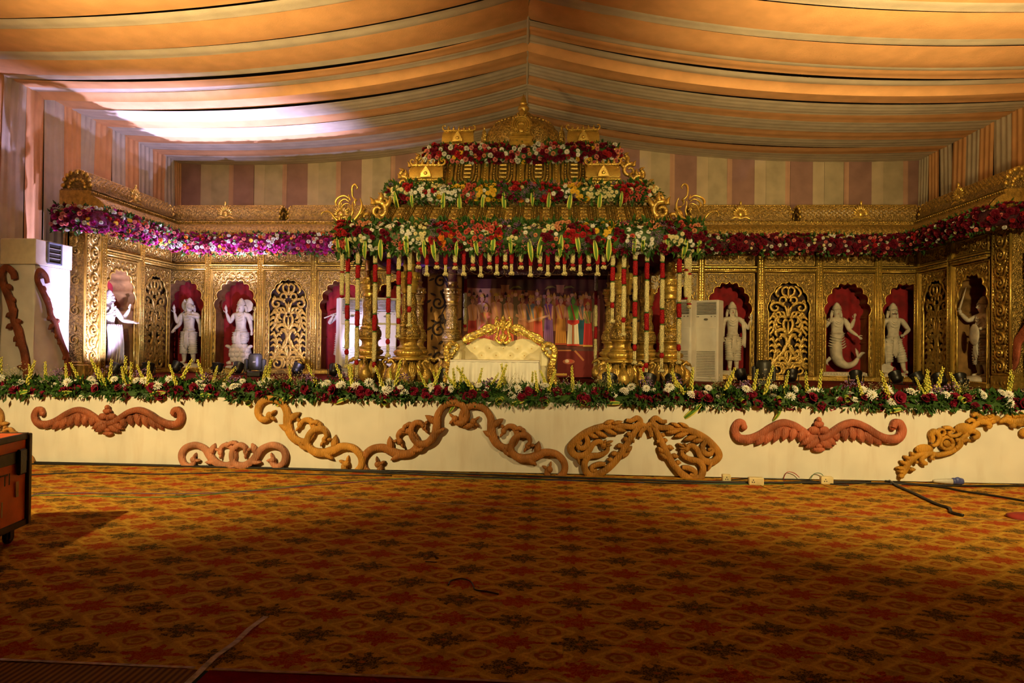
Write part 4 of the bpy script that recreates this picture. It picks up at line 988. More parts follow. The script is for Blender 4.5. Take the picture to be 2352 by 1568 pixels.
# corner swan finials and the hip scrolls
H = [([(650,235),(618,175),(690,95),(772,150),(792,285),(770,450),(660,560)],[30,42,56,64,60,50,70]),
 ([(540,490),(478,700),(520,900),(640,1080),(790,1200),(1000,1235),(1190,1190)],[30,60,84,110,150,190,130]),
 ([(1180,1190),(1300,1080),(1400,960),(1520,892),(1640,900)],[110,66,54,54,60]),([(1620,900),(1680,950),(1694,1060)],[62,44,6]),
 ([(880,1200),(800,1050),(742,880),(770,700),(760,590)],[70,62,54,40,26]),
 ([(850,520),(1000,432),(1180,482),(1274,600),(1258,705)],[40,50,64,80,60]),([(860,610),(980,535),(1100,582),(1164,680),(1146,785)],[34,44,54,68,44]),([(830,700),(920,662),(1030,702),(1094,800),(1112,890)],[30,36,44,48,26]),
 ([(820,860),(880,792),(912,850),(872,872)],[24,36,40,34]),([(650,540),(696,620),(652,735)],[80,70,14]),([(840,560),(860,480),(880,400)],[60,54,16]),
 ([(540,900),(470,790),(462,690)],[60,50,12]),([(600,1030),(500,960),(450,880)],[60,50,12]),([(940,1180),(940,1110),(950,1040)],[80,60,10]),([(1170,1180),(1140,1100),(1125,1020)],[110,80,10])]
hm = MB()
for pts, wd in H:
    hm.tube([((x-880)/1568*11.9/13.07*1.02, 0.02*math.sin(i), (1240-z)/1568*11.9/13.07*1.02) for i, (x, z) in enumerate(pts)], [q_/2/1568*11.9/13.07*1.1 for q_ in wd], 8, 5)
hme = hm.mesh('swan_finial'); hme.materials.append(GOLDB)
link('swan_finial', hme, rf, (2.98, YC-1.9, wz(3.76))); o = link('swan_finial', hme, rf, (-2.98, YC-1.9, wz(3.76)), (0, 0, PI))
sf = MB()
for (cx, cz, r, d) in ((0, 0, .13, 1), (.17, -.09, .10, -1)):
    pts = [(cx+r*(1-.75*i/14)*math.cos(1.2+d*i*.55), cz+r*(1-.75*i/14)*math.sin(1.2+d*i*.55)) for i in range(15)]
    sf.tube([(x, 0, z) for x, z in pts], [.042, .04, .03, .02], 7, 2)
for a, b in (((-.1, .05), (-.17, .19)), ((-.02, .12), (-.03, .26)), ((.08, .08), (.12, .19)), ((.2, .0), (.28, .06))): sf.tube([(a[0], 0, a[1]), ((a[0]+b[0])/2-.02, 0, (a[1]+b[1])/2), (b[0], 0, b[1])], [.04, .035, .006], 6, 3)
sfm = sf.mesh('hip_scroll'); sfm.materials.append(GOLD)
for i, (dx, y, z, s_) in enumerate(((2.54, YC-1.55, 4.05, 1.3), (2.36, YC-1.15, 4.40, 1.05), (2.20, YC-1.02, 4.68, 1.0), (2.06, YC-.8, 4.96, 1.0), (1.80, YC-.6, 5.30, .95))):
    for sg in (1, -1):
        link('hip_scroll', sfm, rf, (sg*dx, y, wz(z)), (0, 0, 0 if sg > 0 else PI), s_)
# ---------------------------------------------------------------- back of the canopy: drape, screens, painting
mb = MB(); mb.grid(lambda u, v: (XM-2.5+5.0*u, 16.22+.03*math.sin(u*70)+.02*math.sin(u*31), SH+.02+2.75*v), 160, 4)
tag(mb.build('rear_drape', mat('dark_maroon_drape', (.10, .004, .006), .9, 0, .2, 4)), 'dark maroon drape closing the back of the canopy', 'drape')
def screen(xa, xb, label):
    t = thing('scroll_screen', label, 'screen', ((xa+xb)/2, 16.1, SH)); w_ = xb-xa
    mb = MB(); mb.box((0, 0, 1.25), (w_, .03, 2.5), .005); mb.build('board', mat('tan_gold_board', (.50, .26, .05), .55, .25, .25, 3), t)
    mb = MB(); DK = mat('dark_scroll_paint', (.035, .012, .008), .6)
    for (x, z, r, d, a) in ((-.1, 2.25, .17, 1, 0), (.18, 2.05, .16, -1, 2), (-.15, 1.75, .18, -1, 1), (.15, 1.45, .2, 1, 3), (-.12, 1.1, .19, 1, 1), (.16, .8, .19, -1, 2), (-.1, .45, .2, -1, 0)):
        x = max(-w_/2+r, min(w_/2-r, x*w_/.8)); scroll(mb, x, z, r, d, .05, .012, .015, a)
        for k in range(4): b = a+k*.9; mb.leafb((x+r*math.cos(b), z+r*math.sin(b)), (x+(r+.12)*math.cos(b+.4), z+(r+.12)*math.sin(b+.4)), .055, .012, .015)
    mb.ribbon([(-.05, .1), (.12, .7), (-.1, 1.3), (.1, 1.9), (-.05, 2.4)], .035, .01, n=6, base=.015)
    mb.build('scroll_paint', DK, t)
screen(-2.95, -2.13, 'tan gold screen with dark painted scrolls left of the backdrop')
screen(1.30, 2.05, 'tan gold screen with dark painted scrolls right of the backdrop')
pt = thing('painted_backdrop', 'printed backdrop of a robed crowd hung behind the sofa', 'backdrop', (0, 16.0, SH))
pa = PY(1063, 640, 16.0); pb = PY(1392, 868, 16.0)
mb = MB(); mb.box(((pa.x+pb.x)/2, .02, (pa.z+pb.z)/2-SH), (pb.x-pa.x, .03, pa.z-pb.z)); mb.build('canvas', mat('canvas_dark', (.11, .018, .012), .6, 0, .3, 2), pt)
mb = MB(); LY = [0]
def q2(x, y): p = PY(x, y, 16.0); return (p.x, p.z-SH)
def pg(pts, c): LY[0] += 1; mb.cc = tuple(min(.9, x*1.45) for x in c); mb.poly([q2(x, y) for x, y in pts], -.0006*LY[0]*.25)
def el(x, y, rx, ry, c, n=12): pg([(x+rx*math.cos(2*PI*i/n), y-ry*math.sin(2*PI*i/n)) for i in range(n)][::-1], c)
SK = (.52, .24, .13); SK2 = (.62, .33, .22)
pg([(1066, 800), (1390, 800), (1390, 668), (1066, 668)], (.12, .03, .02)); pg([(1066, 740), (1240, 750), (1240, 668), (1066, 660)], (.30, .085, .045))
pg([(1085, 690), (1150, 700), (1150, 662), (1085, 662)], (.42, .20, .10))
for x in (1160, 1287): pg([(x-8, 672), (x+8, 672), (x+9, 656), (x+11, 654), (x-11, 654), (x-9, 656)], (.40, .16, .07)); pg([(x-6, 700), (x+6, 700), (x+6, 672), (x-6, 672)], (.32, .11, .05))
for x, f in ((1185, 1), (1264, 1), (1306, -1)): pg([(x-14, 665), (x-6, 657), (x+6, 656), (x+14, 662), (x+6, 660), (x-6, 662)], (.20, .16, .03))
q = random.Random(8)
for i in range(38):
    x = 1072+i*8.1+q.uniform(-2, 2); y = 680+q.uniform(-6, 8)
    pg([(x-6, 760), (x+6, 760), (x+6, y+5), (x-6, y+5)], q.choice([(.35, .05, .03), (.38, .16, .05), (.22, .05, .06), (.30, .12, .09), (.16, .10, .05)]))
    el(x, y, 4.2, 5.4, q.choice([SK, SK2, (.42, .18, .10)])); pg([(x-3.6, y-3), (x+3.6, y-3), (x+2, y-8), (x, y-11), (x-2, y-8)], q.choice([(.5, .25, .05), (.06, .03, .02), (.42, .2, .05)]))
def person(x, hy, fy, w_, torso, robe, trim, skin=SK, crown=(.5, .28, .05), lean=0):
    sh = hy+12; hip = hy+(fy-hy)*.42
    pg([(x-w_*.55, fy), (x+w_*.55, fy), (x+w_*.42, hip), (x+w_*.3, hip-8), (x-w_*.3, hip-8), (x-w_*.42, hip)], robe)
    for k in range(4): xx = x-w_*.38+k*w_*.25; pg([(xx, fy), (xx+1.1, fy), (xx*.6+x*.4+.7, hip), (xx*.6+x*.4, hip)], tuple(c*.6 for c in robe))
    pg([(x-w_*.32, hip), (x+w_*.32, hip), (x+w_*.5, sh+2), (x+w_*.25, sh-3), (x-w_*.25, sh-3), (x-w_*.5, sh+2)], torso)
    pg([(x-w_*.5, sh+2), (x-w_*.36, sh+2), (x+w_*.1+lean, hip-4), (x+w_*.0+lean, hip)], skin); pg([(x+w_*.36, sh+2), (x+w_*.5, sh+2), (x+w_*.45+lean, hip-2), (x+w_*.3+lean, hip-4)], skin)
    pg([(x-w_*.2, sh-3), (x-w_*.1, sh-3), (x+w_*.25, hip), (x+w_*.12, hip)], trim); pg([(x-w_*.55, fy), (x+w_*.55, fy), (x+w_*.54, fy-4), (x-w_*.54, fy-4)], trim)
    pg([(x-2, sh), (x+2, sh), (x+2, hy), (x-2, hy)], skin); el(x, hy, 5.8, 7.6, (.05, .025, .02)); el(x+.6, hy+.8, 4.6, 6.6, skin)
    pg([(x-5.6, hy-4), (x+5.6, hy-4), (x+3.4, hy-8), (x, hy-12), (x-3.4, hy-8)], crown)
    el(x-1.2, hy, .7, .5, (.04, .02, .02), 6); el(x+2, hy, .7, .5, (.04, .02, .02), 6); el(x+.5, hy+3.4, 1.1, .6, (.4, .05, .04), 6)
for a in ((1085, 690, 800, 22, SK, (.40, .04, .03), (.5, .2, .05)), (1107, 686, 800, 24, (.62, .34, .30), (.62, .30, .27), (.7, .4, .3)), (1116, 708, 800, 30, (.75, .18, .12), (.72, .12, .08), (.75, .35, .1)),
          (1140, 684, 800, 26, (.60, .26, .20), (.58, .14, .13), (.6, .3, .1)), (1168, 686, 800, 24, (.60, .30, .20), (.55, .10, .04), (.6, .25, .05)), (1200, 688, 800, 24, SK2, (.50, .20, .10), (.55, .28, .06)),
          (1219, 688, 800, 24, (.16, .17, .22), (.42, .12, .05), (.55, .28, .06)), (1236, 694, 798, 22, (.62, .20, .05), (.55, .08, .04), (.65, .32, .06)), (1260, 688, 800, 22, (.18, .05, .16), (.24, .10, .24), (.55, .25, .05)),
          (1288, 690, 792, 24, (.62, .28, .05), (.62, .26, .04), (.45, .08, .03)), (1334, 692, 795, 18, (.10, .10, .10), (.012, .07, .11), (.40, .14, .05)), (1350, 704, 796, 20, (.20, .24, .05), (.50, .03, .03), (.62, .35, .08))):
    person(*a)
person(1316, 692, 794, 26, (.12, .27, .03), (.66, .56, .42), (.45, .03, .02), (.12, .30, .03), (.10, .16, .03))
pg([(1303, 735), (1330, 735), (1330, 742), (1316, 748), (1303, 742)], (.5, .03, .02)); pg([(1314, 790), (1318, 790), (1318, 745), (1314, 745)], (.45, .12, .03))
pg([(1212, 736), (1262, 722), (1262, 727), (1214, 741)], SK2); pg([(1186, 720), (1214, 736), (1214, 741), (1184, 726)], SK)
pg([(1280, 866), (1388, 866), (1388, 806), (1280, 806)], (.14, .012, .010)); pg([(1280, 806), (1312, 806), (1312, 803), (1280, 803)], (.5, .18, .06)); pg([(1318, 806), (1322, 804), (1342, 826), (1339, 829)], (.38, .14, .05))
el(1306, 830, 14, 6, (.42, .12, .06)); el(1302, 829, 5, 4, (.65, .45, .32)); el(1312, 829, 4, 4, (.55, .10, .06)); pg([(1272, 862), (1302, 862), (1302, 857), (1272, 857)], (.6, .34, .07))
mb.build('printed_figures', VCOL, pt)
# bead chains looping under the eave
ch = thing('bead_chain_curtain', 'fine bead chains looping under the canopy front', 'bead chains', (XM, 0, 0))
q = random.Random(2); CHM = mat('chain_beads', (.40, .26, .12), .4, .5, .3, 40)
for i in range(15):
    x0 = -1.9+i*.27; x1 = x0*.35+q.uniform(-.1, .1); z0 = 3.40; z1 = 2.86+q.uniform(-.05, .08)+.12*abs(x0/1.9)
    mb = MB(); mb.tube([(x0, YC-1.7, z0), (x0*.75+x1*.25, YC-1.6, z1+.10), ((x0+x1)/2, YC-1.4, z1), (x1*.8+x0*.2, YC-1.1, z1+.12), (x1, YC-.7, z0+.05)], .006, 4, 10)
    mb.build('chain', CHM, ch)
# ---------------------------------------------------------------- flowers
def shade(c, k): return tuple(min(1, x*k) for x in c)
def fm_rose(c):
    mb = MB(); q = random.Random(1)
    for ring, (n, r0, r1, z0, z1) in enumerate(((5, .18, .52, -.05, .12), (5, .12, .36, .02, .30), (4, .06, .22, .08, .42))):
        mb.cc = shade(c, (.75, .95, 1.1)[ring])
        for i in range(n):
            a = 2*PI*(i+.5*ring)/n; w_ = 2*PI/n*.62
            p = lambda r, aa, z: (r*math.cos(aa), r*math.sin(aa), z)
            mb.add([p(r0, a-w_*.5, z0), p(r0, a+w_*.5, z0), p(r1*.95, a+w_, z1*.8), p(r1*1.08, a, z1), p(r1*.95, a-w_, z1*.8)], [(0, 1, 2, 3, 4)])
    mb.cc = shade(c, .8); mb.ell((0, 0, .16), (.16, .16, .2), 6, 4); return mb
def fm_mum(c, cen=(.74, .62, .22)):
    mb = MB()
    for ring, (n, r, z) in enumerate(((13, .52, .06), (10, .38, .18), (7, .24, .27))):
        mb.cc = shade(c, (.88, 1, 1.05)[ring])
        for i in range(n):
            a = 2*PI*(i+.5*ring)/n; w_ = .9*PI/n
            mb.add([(.06*math.cos(a), .06*math.sin(a), z*.4), (r*.7*math.cos(a-w_), r*.7*math.sin(a-w_), z), (r*math.cos(a), r*math.sin(a), z-.02), (r*.7*math.cos(a+w_), r*.7*math.sin(a+w_), z)], [(0, 1, 2, 3)])
    mb.cc = cen; mb.ell((0, 0, .24), (.065, .065, .05), 6, 4); return mb
def fm_carn(c):
    mb = MB(); q = random.Random(4)
    for i in range(26):
        z = 1-2*(i+.5)/34; a = i*2.4; r = math.sqrt(max(0, 1-z*z)); d = V((r*math.cos(a), r*math.sin(a), max(-.3, z)))
        mb.cc = shade(c, q.uniform(.75, 1.15)); u = d.orthogonal().normalized(); w_ = d.cross(u)
        p = d*.42; mb.add([d*.12, p+u*.17, p+d*.08+w_*.06, p-u*.17, ], [(0, 1, 2, 3)]); mb.add([d*.12, p+w_*.17, p+d*.06, p-w_*.17], [(0, 1, 2, 3)])
    return mb
def fm_cluster(c, n=16, spread=.5, r=.07, c2=None, seed=2):
    mb = MB(); q = random.Random(seed)
    for i in range(n):
        d = V((q.gauss(0, 1), q.gauss(0, 1), abs(q.gauss(0, 1))+.2)).normalized()*spread*q.uniform(.5, 1); rr = r*q.uniform(.7, 1.2)
        mb.cc = shade(c if not c2 or q.random() < .6 else c2, q.uniform(.75, 1.15)); mb.octa(d, (rr, rr, rr*.8))
    return mb
def fm_spike():
    mb = MB(); mb.cc = (.22, .32, .05); mb.tube([(0, 0, -.1), (.01, 0, .5), (.03, 0, 1)], [.022, .016, .008], 5, 3); q = random.Random(3)
    for i in range(34):
        t = i/33; z = .12+.9*t; a = i*2.4; r = .055*(1-.45*t); s_ = .052*(1-.5*t)
        mb.cc = shade((.72, .66, .10), q.uniform(.8, 1.15)); mb.ell((r*math.cos(a)+.03*t, r*math.sin(a), z), (s_*.8, s_*.8, s_*1.15), 5, 4)
    return mb
def fm_gyp():
    mb = MB(); q = random.Random(6)
    for i in range(40):
        d = V((q.gauss(0, 1), q.gauss(0, 1), abs(q.gauss(0, .9))+.3)).normalized()*q.uniform(.5, 1.0)
        if i % 3 == 0: mb.cc = (.14, .18, .04); mb.tube([(0, 0, 0), d], [.012, .006], 3, 1)
        mb.cc = shade((.62, .54, .30), q.uniform(.7, 1.1)); mb.octa(d, .035)
    return mb
def fm_blade(L_=1.0, w_=.1, bend=.6):
    mb = MB(); n = 8; rows = []
    for i in range(n+1):
        t = i/n; x = L_*math.sin(bend*t)/bend*.0+L_*t*math.cos(bend*t*.9); z = L_*t*math.sin(-bend*t*.9); ww = w_*math.sin(PI*(.06+.92*t))**.7/2
        for k, (a, hc) in enumerate(((-1, 0), (-.55, .25), (-.5, .25), (0, .0), (.5, .25), (.55, .25), (1, 0))):
            mb.cc = (.62, .60, .10) if abs(a) > .52 else (.12, .26, .03); mb.add([(x, a*ww, z+hc*ww)], [])
    k = 7
    for i in range(n):
        for j in range(k-1): mb.f.append((i*k+j, (i+1)*k+j, (i+1)*k+j+1, i*k+j+1)); mb.sm.append(True)
    return mb
def fm_loop():
    mb = MB(); n = 14
    for i in range(n+1):
        a = 2*PI*i/n*.92
        for (y, c) in ((-.5, (.66, .62, .10)), (-.3, (.60, .58, .10)), (-.22, (.12, .27, .03)), (.22, (.12, .27, .03)), (.3, (.60, .58, .10)), (.5, (.66, .62, .10))):
            mb.cc = c; mb.add([(.42*math.cos(a), y, .42*math.sin(a))], [])
    for i in range(n):
        for j in range(5): mb.f.append((i*6+j, (i+1)*6+j, (i+1)*6+j+1, i*6+j+1)); mb.sm.append(True)
    return mb
_fm = {}
def FM(kind, cname):
    if (kind, cname) in _fm: return _fm[kind, cname]
    C = {'white': (.84, .82, .74), 'cream': (.78, .70, .36), 'dark': (.16, .004, .018), 'crim': (.24, .006, .03), 'red': (.42, .016, .02), 'coral': (.72, .14, .10), 'pink': (.80, .27, .24), 'peach': (.80, .36, .18), 'yellow': (.80, .48, .03), 'orange': (.75, .22, .02), 'magenta': (.34, .01, .13), 'purple': (.24, .13, .34), 'lilac': (.42, .22, .36), 'x': (1, 1, 1)}
    c = C[cname]
    mb = {'rose': fm_rose, 'mum': fm_mum, 'carn': fm_carn}[kind](c) if kind in ('rose', 'mum', 'carn') else {'statice': lambda: fm_cluster(c, 26, .55, .075, C['lilac']), 'spray': lambda: fm_cluster(c, 15, .5, .10), 'spike': fm_spike, 'gyp': fm_gyp, 'blade': fm_blade, 'loop': fm_loop}[kind]()
    nm = {'rose': 'rose', 'mum': 'chrysanthemum', 'carn': 'carnation', 'statice': 'statice_sprig', 'spray': 'flower_spray', 'spike': 'flower_spike', 'gyp': 'filler_sprig', 'blade': 'leaf_blade', 'loop': 'folded_leaf'}[kind]
    me = mb.mesh(nm); me.materials.append(VCOL); _fm[kind, cname] = (nm, me); return nm, me
def put(par, kind, cname, p, nrm, size, spin=None, q=rnd, up=None):
    nm, me = FM(kind, cname); o = bpy.data.objects.new(nm, me); col.objects.link(o); o.parent = par
    qt = V(nrm).to_track_quat('Z', 'Y') @ Euler((0, 0, q.uniform(0, 6.28) if spin is None else spin)).to_quaternion()
    o.matrix_local = Matrix.Translation(p) @ qt.to_matrix().to_4x4() @ Matrix.Scale(size, 4)
    if kind in ('statice', 'gyp', 'spray'): o['kind'] = 'stuff'
    return o
def resample(path, step=.05):
    p = catmull(path, 12) if len(path) > 2 else [V(path[0]).lerp(V(path[1]), i/40) for i in range(41)]
    cum = [0]
    for a, b in zip(p, p[1:]): cum.append(cum[-1]+(b-a).length)
    return p, cum
def at_len(p, cum, s_):
    for i in range(len(p)-1):
        if cum[i+1] >= s_ or i == len(p)-2:
            f = (s_-cum[i])/max(1e-6, cum[i+1]-cum[i]); return p[i].lerp(p[i+1], f), (p[i+1]-p[i]).normalized()
LEAFM2 = mat('leaf_deep', (.05, .11, .016), .55, 0, .4, 9, c2=(.018, .045, .010), spec=.3)
def leaves(mb, p, nrm, q, n, ln, spread=.5):
    for _ in range(n):
        d = (V(nrm)+V((q.gauss(0, spread), q.gauss(0, spread), q.gauss(0, spread)))).normalized(); u = d.orthogonal().normalized(); u.rotate(Matrix.Rotation(q.uniform(0, 6.28), 3, d))
        l = ln*q.uniform(.6, 1.3); w_ = l*.22; b = V(p)+V((q.gauss(0, .02), q.gauss(0, .02), q.gauss(0, .02))); v = d.cross(u)*l*.08
        mb.add([b, b+d*l*.5+u*w_, b+d*l, b+d*l*.5-u*w_, b+d*l*.5+v], [(0, 1, 4), (1, 2, 4), (2, 3, 4), (3, 0, 4)], False)
def band(name, label, path, ry, rz, a0, a1, kinds, n, dmin, size, seed, clusters=0, leafn=300, leaflen=.12, blades=0, core=None, grp=None):
    """flowers laid on a swag; angle 0 = outwards (right of travel is outwards), 90 = up"""
    t = thing(name, label, 'flower garland', (0, 0, 0), group=grp); q = random.Random(seed)
    p, cum = resample(path); Lt = cum[-1]
    def surf(s_, a, k=1.0):
        c, tg = at_len(p, cum, s_); o = V((tg.y, -tg.x, 0)).normalized()
        nn = (o*math.cos(a)*1.0+V((0, 0, 1))*math.sin(a)); return c+o*ry*k*math.cos(a)+V((0, 0, rz*k*math.sin(a))), nn
    mb = MB(); ns = max(6, int(Lt/.15))
    mb.grid(lambda u, v: tuple(surf(Lt*u, R(a0+(a1-a0)*v), .80+.08*math.sin(u*Lt*14+v*9))[0]), ns, 10); mb.build('moss_core' if core is None else 'petal_core', core or LEAFM2, t)
    seeds = [(q.uniform(0, Lt), q.uniform(a0, a1), q.choices(kinds, [k[2] for k in kinds])[0]) for _ in range(clusters)]
    pts = []; tries = 0; ramp = R(abs(a1-a0))*(ry+rz)/2
    while len(pts) < n and tries < n*40:
        tries += 1; s_ = q.uniform(.02, Lt-.02); a = q.uniform(a0, a1); P_, nn = surf(s_, R(a), 1.0)
        if any((P_-o[0]).length < dmin for o in pts): continue
        if clusters:
            k = min(seeds, key=lambda e: (e[0]-s_)**2+((e[1]-a)/57.3*(ry+rz)*.5)**2*1.2)[2]
            if q.random() < .12: k = q.choices(kinds, [k_[2] for k_ in kinds])[0]
        else: k = q.choices(kinds, [k_[2] for k_ in kinds])[0]
        pts.append((P_, nn, k))
    for P_, nn, k in pts:
        d = (nn+V((q.gauss(0, .25), q.gauss(0, .25)-.1, q.gauss(0, .2)))).normalized()
        put(t, k[0], k[1], P_+nn*q.uniform(-.02, .03), d, size*k[3]*q.uniform(.85, 1.2), q=q)
    mb = MB()
    for _ in range(leafn):
        s_ = q.uniform(0, Lt); a = q.uniform(a0, a1) if q.random() < .5 else (q.uniform(a0, a0+25) if q.random() < .5 else q.uniform(a1-25, a1)); P_, nn = surf(s_, R(a), .92); leaves(mb, P_, nn, q, 2, leaflen, .55)
    tag(mb.build('foliage', LEAF, t), kind='stuff')
    for i in range(blades):
        s_ = Lt*(i+.5+q.uniform(-.3, .3))/blades; P_, nn = surf(s_, R(q.uniform(-20, 10)), 1.05)
        nm, me = FM('blade', 'x'); o = bpy.data.objects.new(nm, me); col.objects.link(o); o.parent = t; o.location = P_
        o.scale = (.34*q.uniform(.8, 1.2),)*3; o.scale[1] *= 2.3
        tw = q.uniform(-.35, .35); xa = V((nn.x*.25+tw*.6, nn.y*.25, -1)).normalized(); ya = xa.cross(V((nn.x, nn.y, .2))).normalized(); za = xa.cross(ya)
        if za.dot(nn) < 0: ya = -ya; za = -za
        m = Matrix((xa, ya, za)).transposed(); s3 = tuple(o.scale); o.matrix_local = Matrix.Translation(P_) @ m.to_4x4() @ Matrix.Diagonal((*s3, 1))
    return t
# (kind, colour, weight, size factor)
K1 = [('mum', 'white', 4, .95), ('mum', 'cream', 3, .95), ('carn', 'coral', 1.6, 1), ('rose', 'dark', 2.0, 1.15), ('rose', 'red', 1.4, 1.1), ('statice', 'purple', 1.9, 1.2), ('spray', 'magenta', 1.4, 1.0), ('carn', 'peach', 1.3, .9), ('mum', 'yellow', .8, 1.15), ('spray', 'pink', 1.0, .9), ('rose', 'orange', .3, 1.1)]
hw, yf = 3.04, YC-2.06
band('canopy_lower_garland', 'thick clustered flower band along the canopy lower eave', [(XM-hw+.05, yf+1.3, 3.48), (XM-hw, yf+.15, 3.48), (XM-hw+.2, yf, 3.48), (XM, yf, 3.48), (XM+hw-.2, yf, 3.48), (XM+hw, yf+.15, 3.48), (XM+hw-.05, yf+1.3, 3.48)],
     .17, .25, -78, 100, K1, 860, .050, .088, 21, 120, 900, .13, 30)
band('canopy_middle_garland', 'clustered flower band around the canopy middle tier', [(XM-2.36, YC-.2, 4.45), (XM-2.38, YC-1.0, 4.45), (XM-2.2, YC-1.17, 4.45), (XM, YC-1.19, 4.45), (XM+2.2, YC-1.17, 4.45), (XM+2.38, YC-1.0, 4.45), (XM+2.36, YC-.2, 4.45)],
     .14, .155, -75, 100, K1, 460, .056, .092, 22, 55, 500, .12, 16)
K3 = [('rose', 'dark', 4, 1.1), ('rose', 'red', 2, 1.05), ('carn', 'pink', 2, .95), ('mum', 'white', 1.6, 1), ('carn', 'white', 1.4, .95), ('mum', 'yellow', .9, 1), ('carn', 'peach', .6, .9)]
band('canopy_top_garland', 'mixed red, pink and white flower band below the canopy dome', [(XM-1.76, YC, 5.33), (XM-1.77, YC-.45, 5.33), (XM-1.6, YC-.60, 5.33), (XM, YC-.62, 5.33), (XM+1.6, YC-.60, 5.33), (XM+1.77, YC-.45, 5.33), (XM+1.76, YC, 5.33)],
     .13, .17, -75, 105, K3, 300, .072, .105, 23, 0, 260, .10, 0)
KL = [('rose', 'magenta', 4.5, 1.1), ('rose', 'dark', 1.6, 1.1), ('carn', 'pink', 1.7, .95), ('carn', 'white', 2.0, .95), ('carn', 'orange', .45, 1), ('mum', 'yellow', .35, 1), ('rose', 'red', .5, 1)]
band('cornice_garland', 'long magenta, pink and white flower garland along the left cornice', [(-9.85, 12.98, 4.06), (-9.2, 12.92, 4.04), (-8.86, 13.3, 4.02), (-8.84, 14.6, 4.0), (-8.84, 15.5, 4.0), (-8.6, 15.9, 4.0), (-7.4, 15.93, 4.0), (-5.6, 15.93, 4.02), (-4.0, 15.93, 4.04)],
     .17, .23, -85, 95, KL, 520, .064, .10, 24, 0, 420, .11, 0, mat('petal_core_magenta', (.13, .006, .05), .8, 0, .3, 20, .8, 30))
KR = [('rose', 'dark', 7, 1.25), ('carn', 'pink', 1.4, .8), ('carn', 'white', 1.4, .8), ('rose', 'red', .6, .9), ('mum', 'cream', .9, .8)]
band('cornice_garland', 'long dark red flower garland with pale dots along the right cornice', [(2.6, 15.93, 4.04), (4.2, 15.93, 4.03), (6.2, 15.93, 4.02), (7.7, 15.9, 4.02), (8.0, 15.5, 4.03), (8.02, 14.6, 4.05), (8.04, 13.3, 4.08), (8.35, 12.92, 4.1), (9.3, 12.95, 4.12)],
     .16, .20, -85, 95, KR, 520, .064, .10, 25, 0, 420, .11, 0, mat('petal_core_maroon', (.055, .004, .010), .8, 0, .3, 20, .8, 30))

# hanging strings under the eave
CREAMF = mat('jasmine_cream', (.78, .68, .33), .7, 0, .25, 60, .8, 70, 'voronoi', spec=.2)
REDF = mat('rose_petal_red', (.36, .006, .012), .6, 0, .25, 60, .6, 60, 'voronoi', spec=.25)
GREENF = mat('string_green', (.04, .13, .02), .6, 0, .3, 40)
def seg(par, nm, m, z1, z0, r, q):
    n = max(3, int((z1-z0)/.022)); S = 12; mb = MB()
    prof = []
    for i in range(n+1):
        t = i/n; e = 1 if 0 < i < n else .55; prof.append((r*e, z1+(z0-z1)*t))
    ph = q.uniform(0, 6); mb.lathe(prof[::-1], S, mod=lambda a, v, z: 1+.16*noise.noise(V((math.cos(a)*2.2+ph, math.sin(a)*2.2, z*34)))+.08*math.sin(z*260+a*3)); mb.build(nm, m, par)
def string(x, Y, segs, label, grp, ytop):
    """segs: list of (kind, y_end_px); starts at y=ytop"""
    q = random.Random(int(x*10)); P0 = PY(x, ytop, Y); t = thing('flower_string', label, 'flower string', (P0.x, Y, P0.z), group=grp)
    z = 0.0; cz = lambda y_: PY(x, y_, Y).z-P0.z
    for kd, ye in segs:
        z1 = cz(ye)
        if kd == 'c': seg(t, 'jasmine_length', CREAMF, z, z1, .040, q)
        elif kd == 'r':
            seg(t, 'green_band', GREENF, z+.018, z-.014, .038, q); seg(t, 'rose_length', REDF, z-.008, z1+.008, .041, q); seg(t, 'green_band', GREENF, z1+.014, z1-.018, .038, q)
        elif kd == 'R': seg(t, 'rose_length', REDF, z, z1, .037, q)
        elif kd == 's': seg(t, 'rose_band', REDF, z, z1, .042, q)
        elif kd == 't':
            mb = MB()
            for dx in (-.014, .014): mb.lathe([(.011, z1), (.015, (z+z1)/2), (.013, z)], 6, (dx, 0, 0))
            mb.build('bud_tail', CREAMF, t)
        elif kd == 'b':
            mb = MB()
            for i in range(9): a = i*2.4; mb.ell((.03*math.cos(a), .03*math.sin(a), (z+z1)/2+.012*math.sin(i*3)), (.024, .024, .026), 6, 4)
            mb.ell((0, 0, z+.005), (.022, .022, .012), 6, 4); mb.build('tassel', CREAMF, t)
        z = z1
EY = YC-2.04
def conv(o, sc_, l): return [(k, o+v/sc_) for k, v in l]
LG = [(787, 80, 560, 4.356, [('c', 275), ('s', 290), ('c', 515), ('s', 540)]), (800, 60, 560, 4.356, [('c', 140), ('r', 288), ('c', 606), ('r', 762), ('c', 1055), ('R', 1110), ('t', 1215), ('b', 1240)]),
 (823, 70, 560, 4.356, [('c', 205), ('r', 352), ('c', 665), ('r', 830), ('c', 1160), ('R', 1210), ('t', 1370)]), (863, 50, 560, 4.356, [('c', 198), ('r', 390), ('c', 702), ('r', 878), ('c', 1180), ('R', 1235), ('t', 1290)]),
 (894, 50, 560, 4.356, [('c', 142), ('r', 312), ('c', 535), ('r', 697), ('c', 950), ('R', 1005), ('t', 1105), ('b', 1130)]), (917, 60, 560, 4.356, [('c', 262), ('r', 418), ('c', 745), ('R', 800), ('t', 905), ('b', 940)]), (942, 50, 560, 4.356, [('c', 270), ('r', 412), ('c', 625), ('R', 685), ('t', 795), ('b', 835)])]
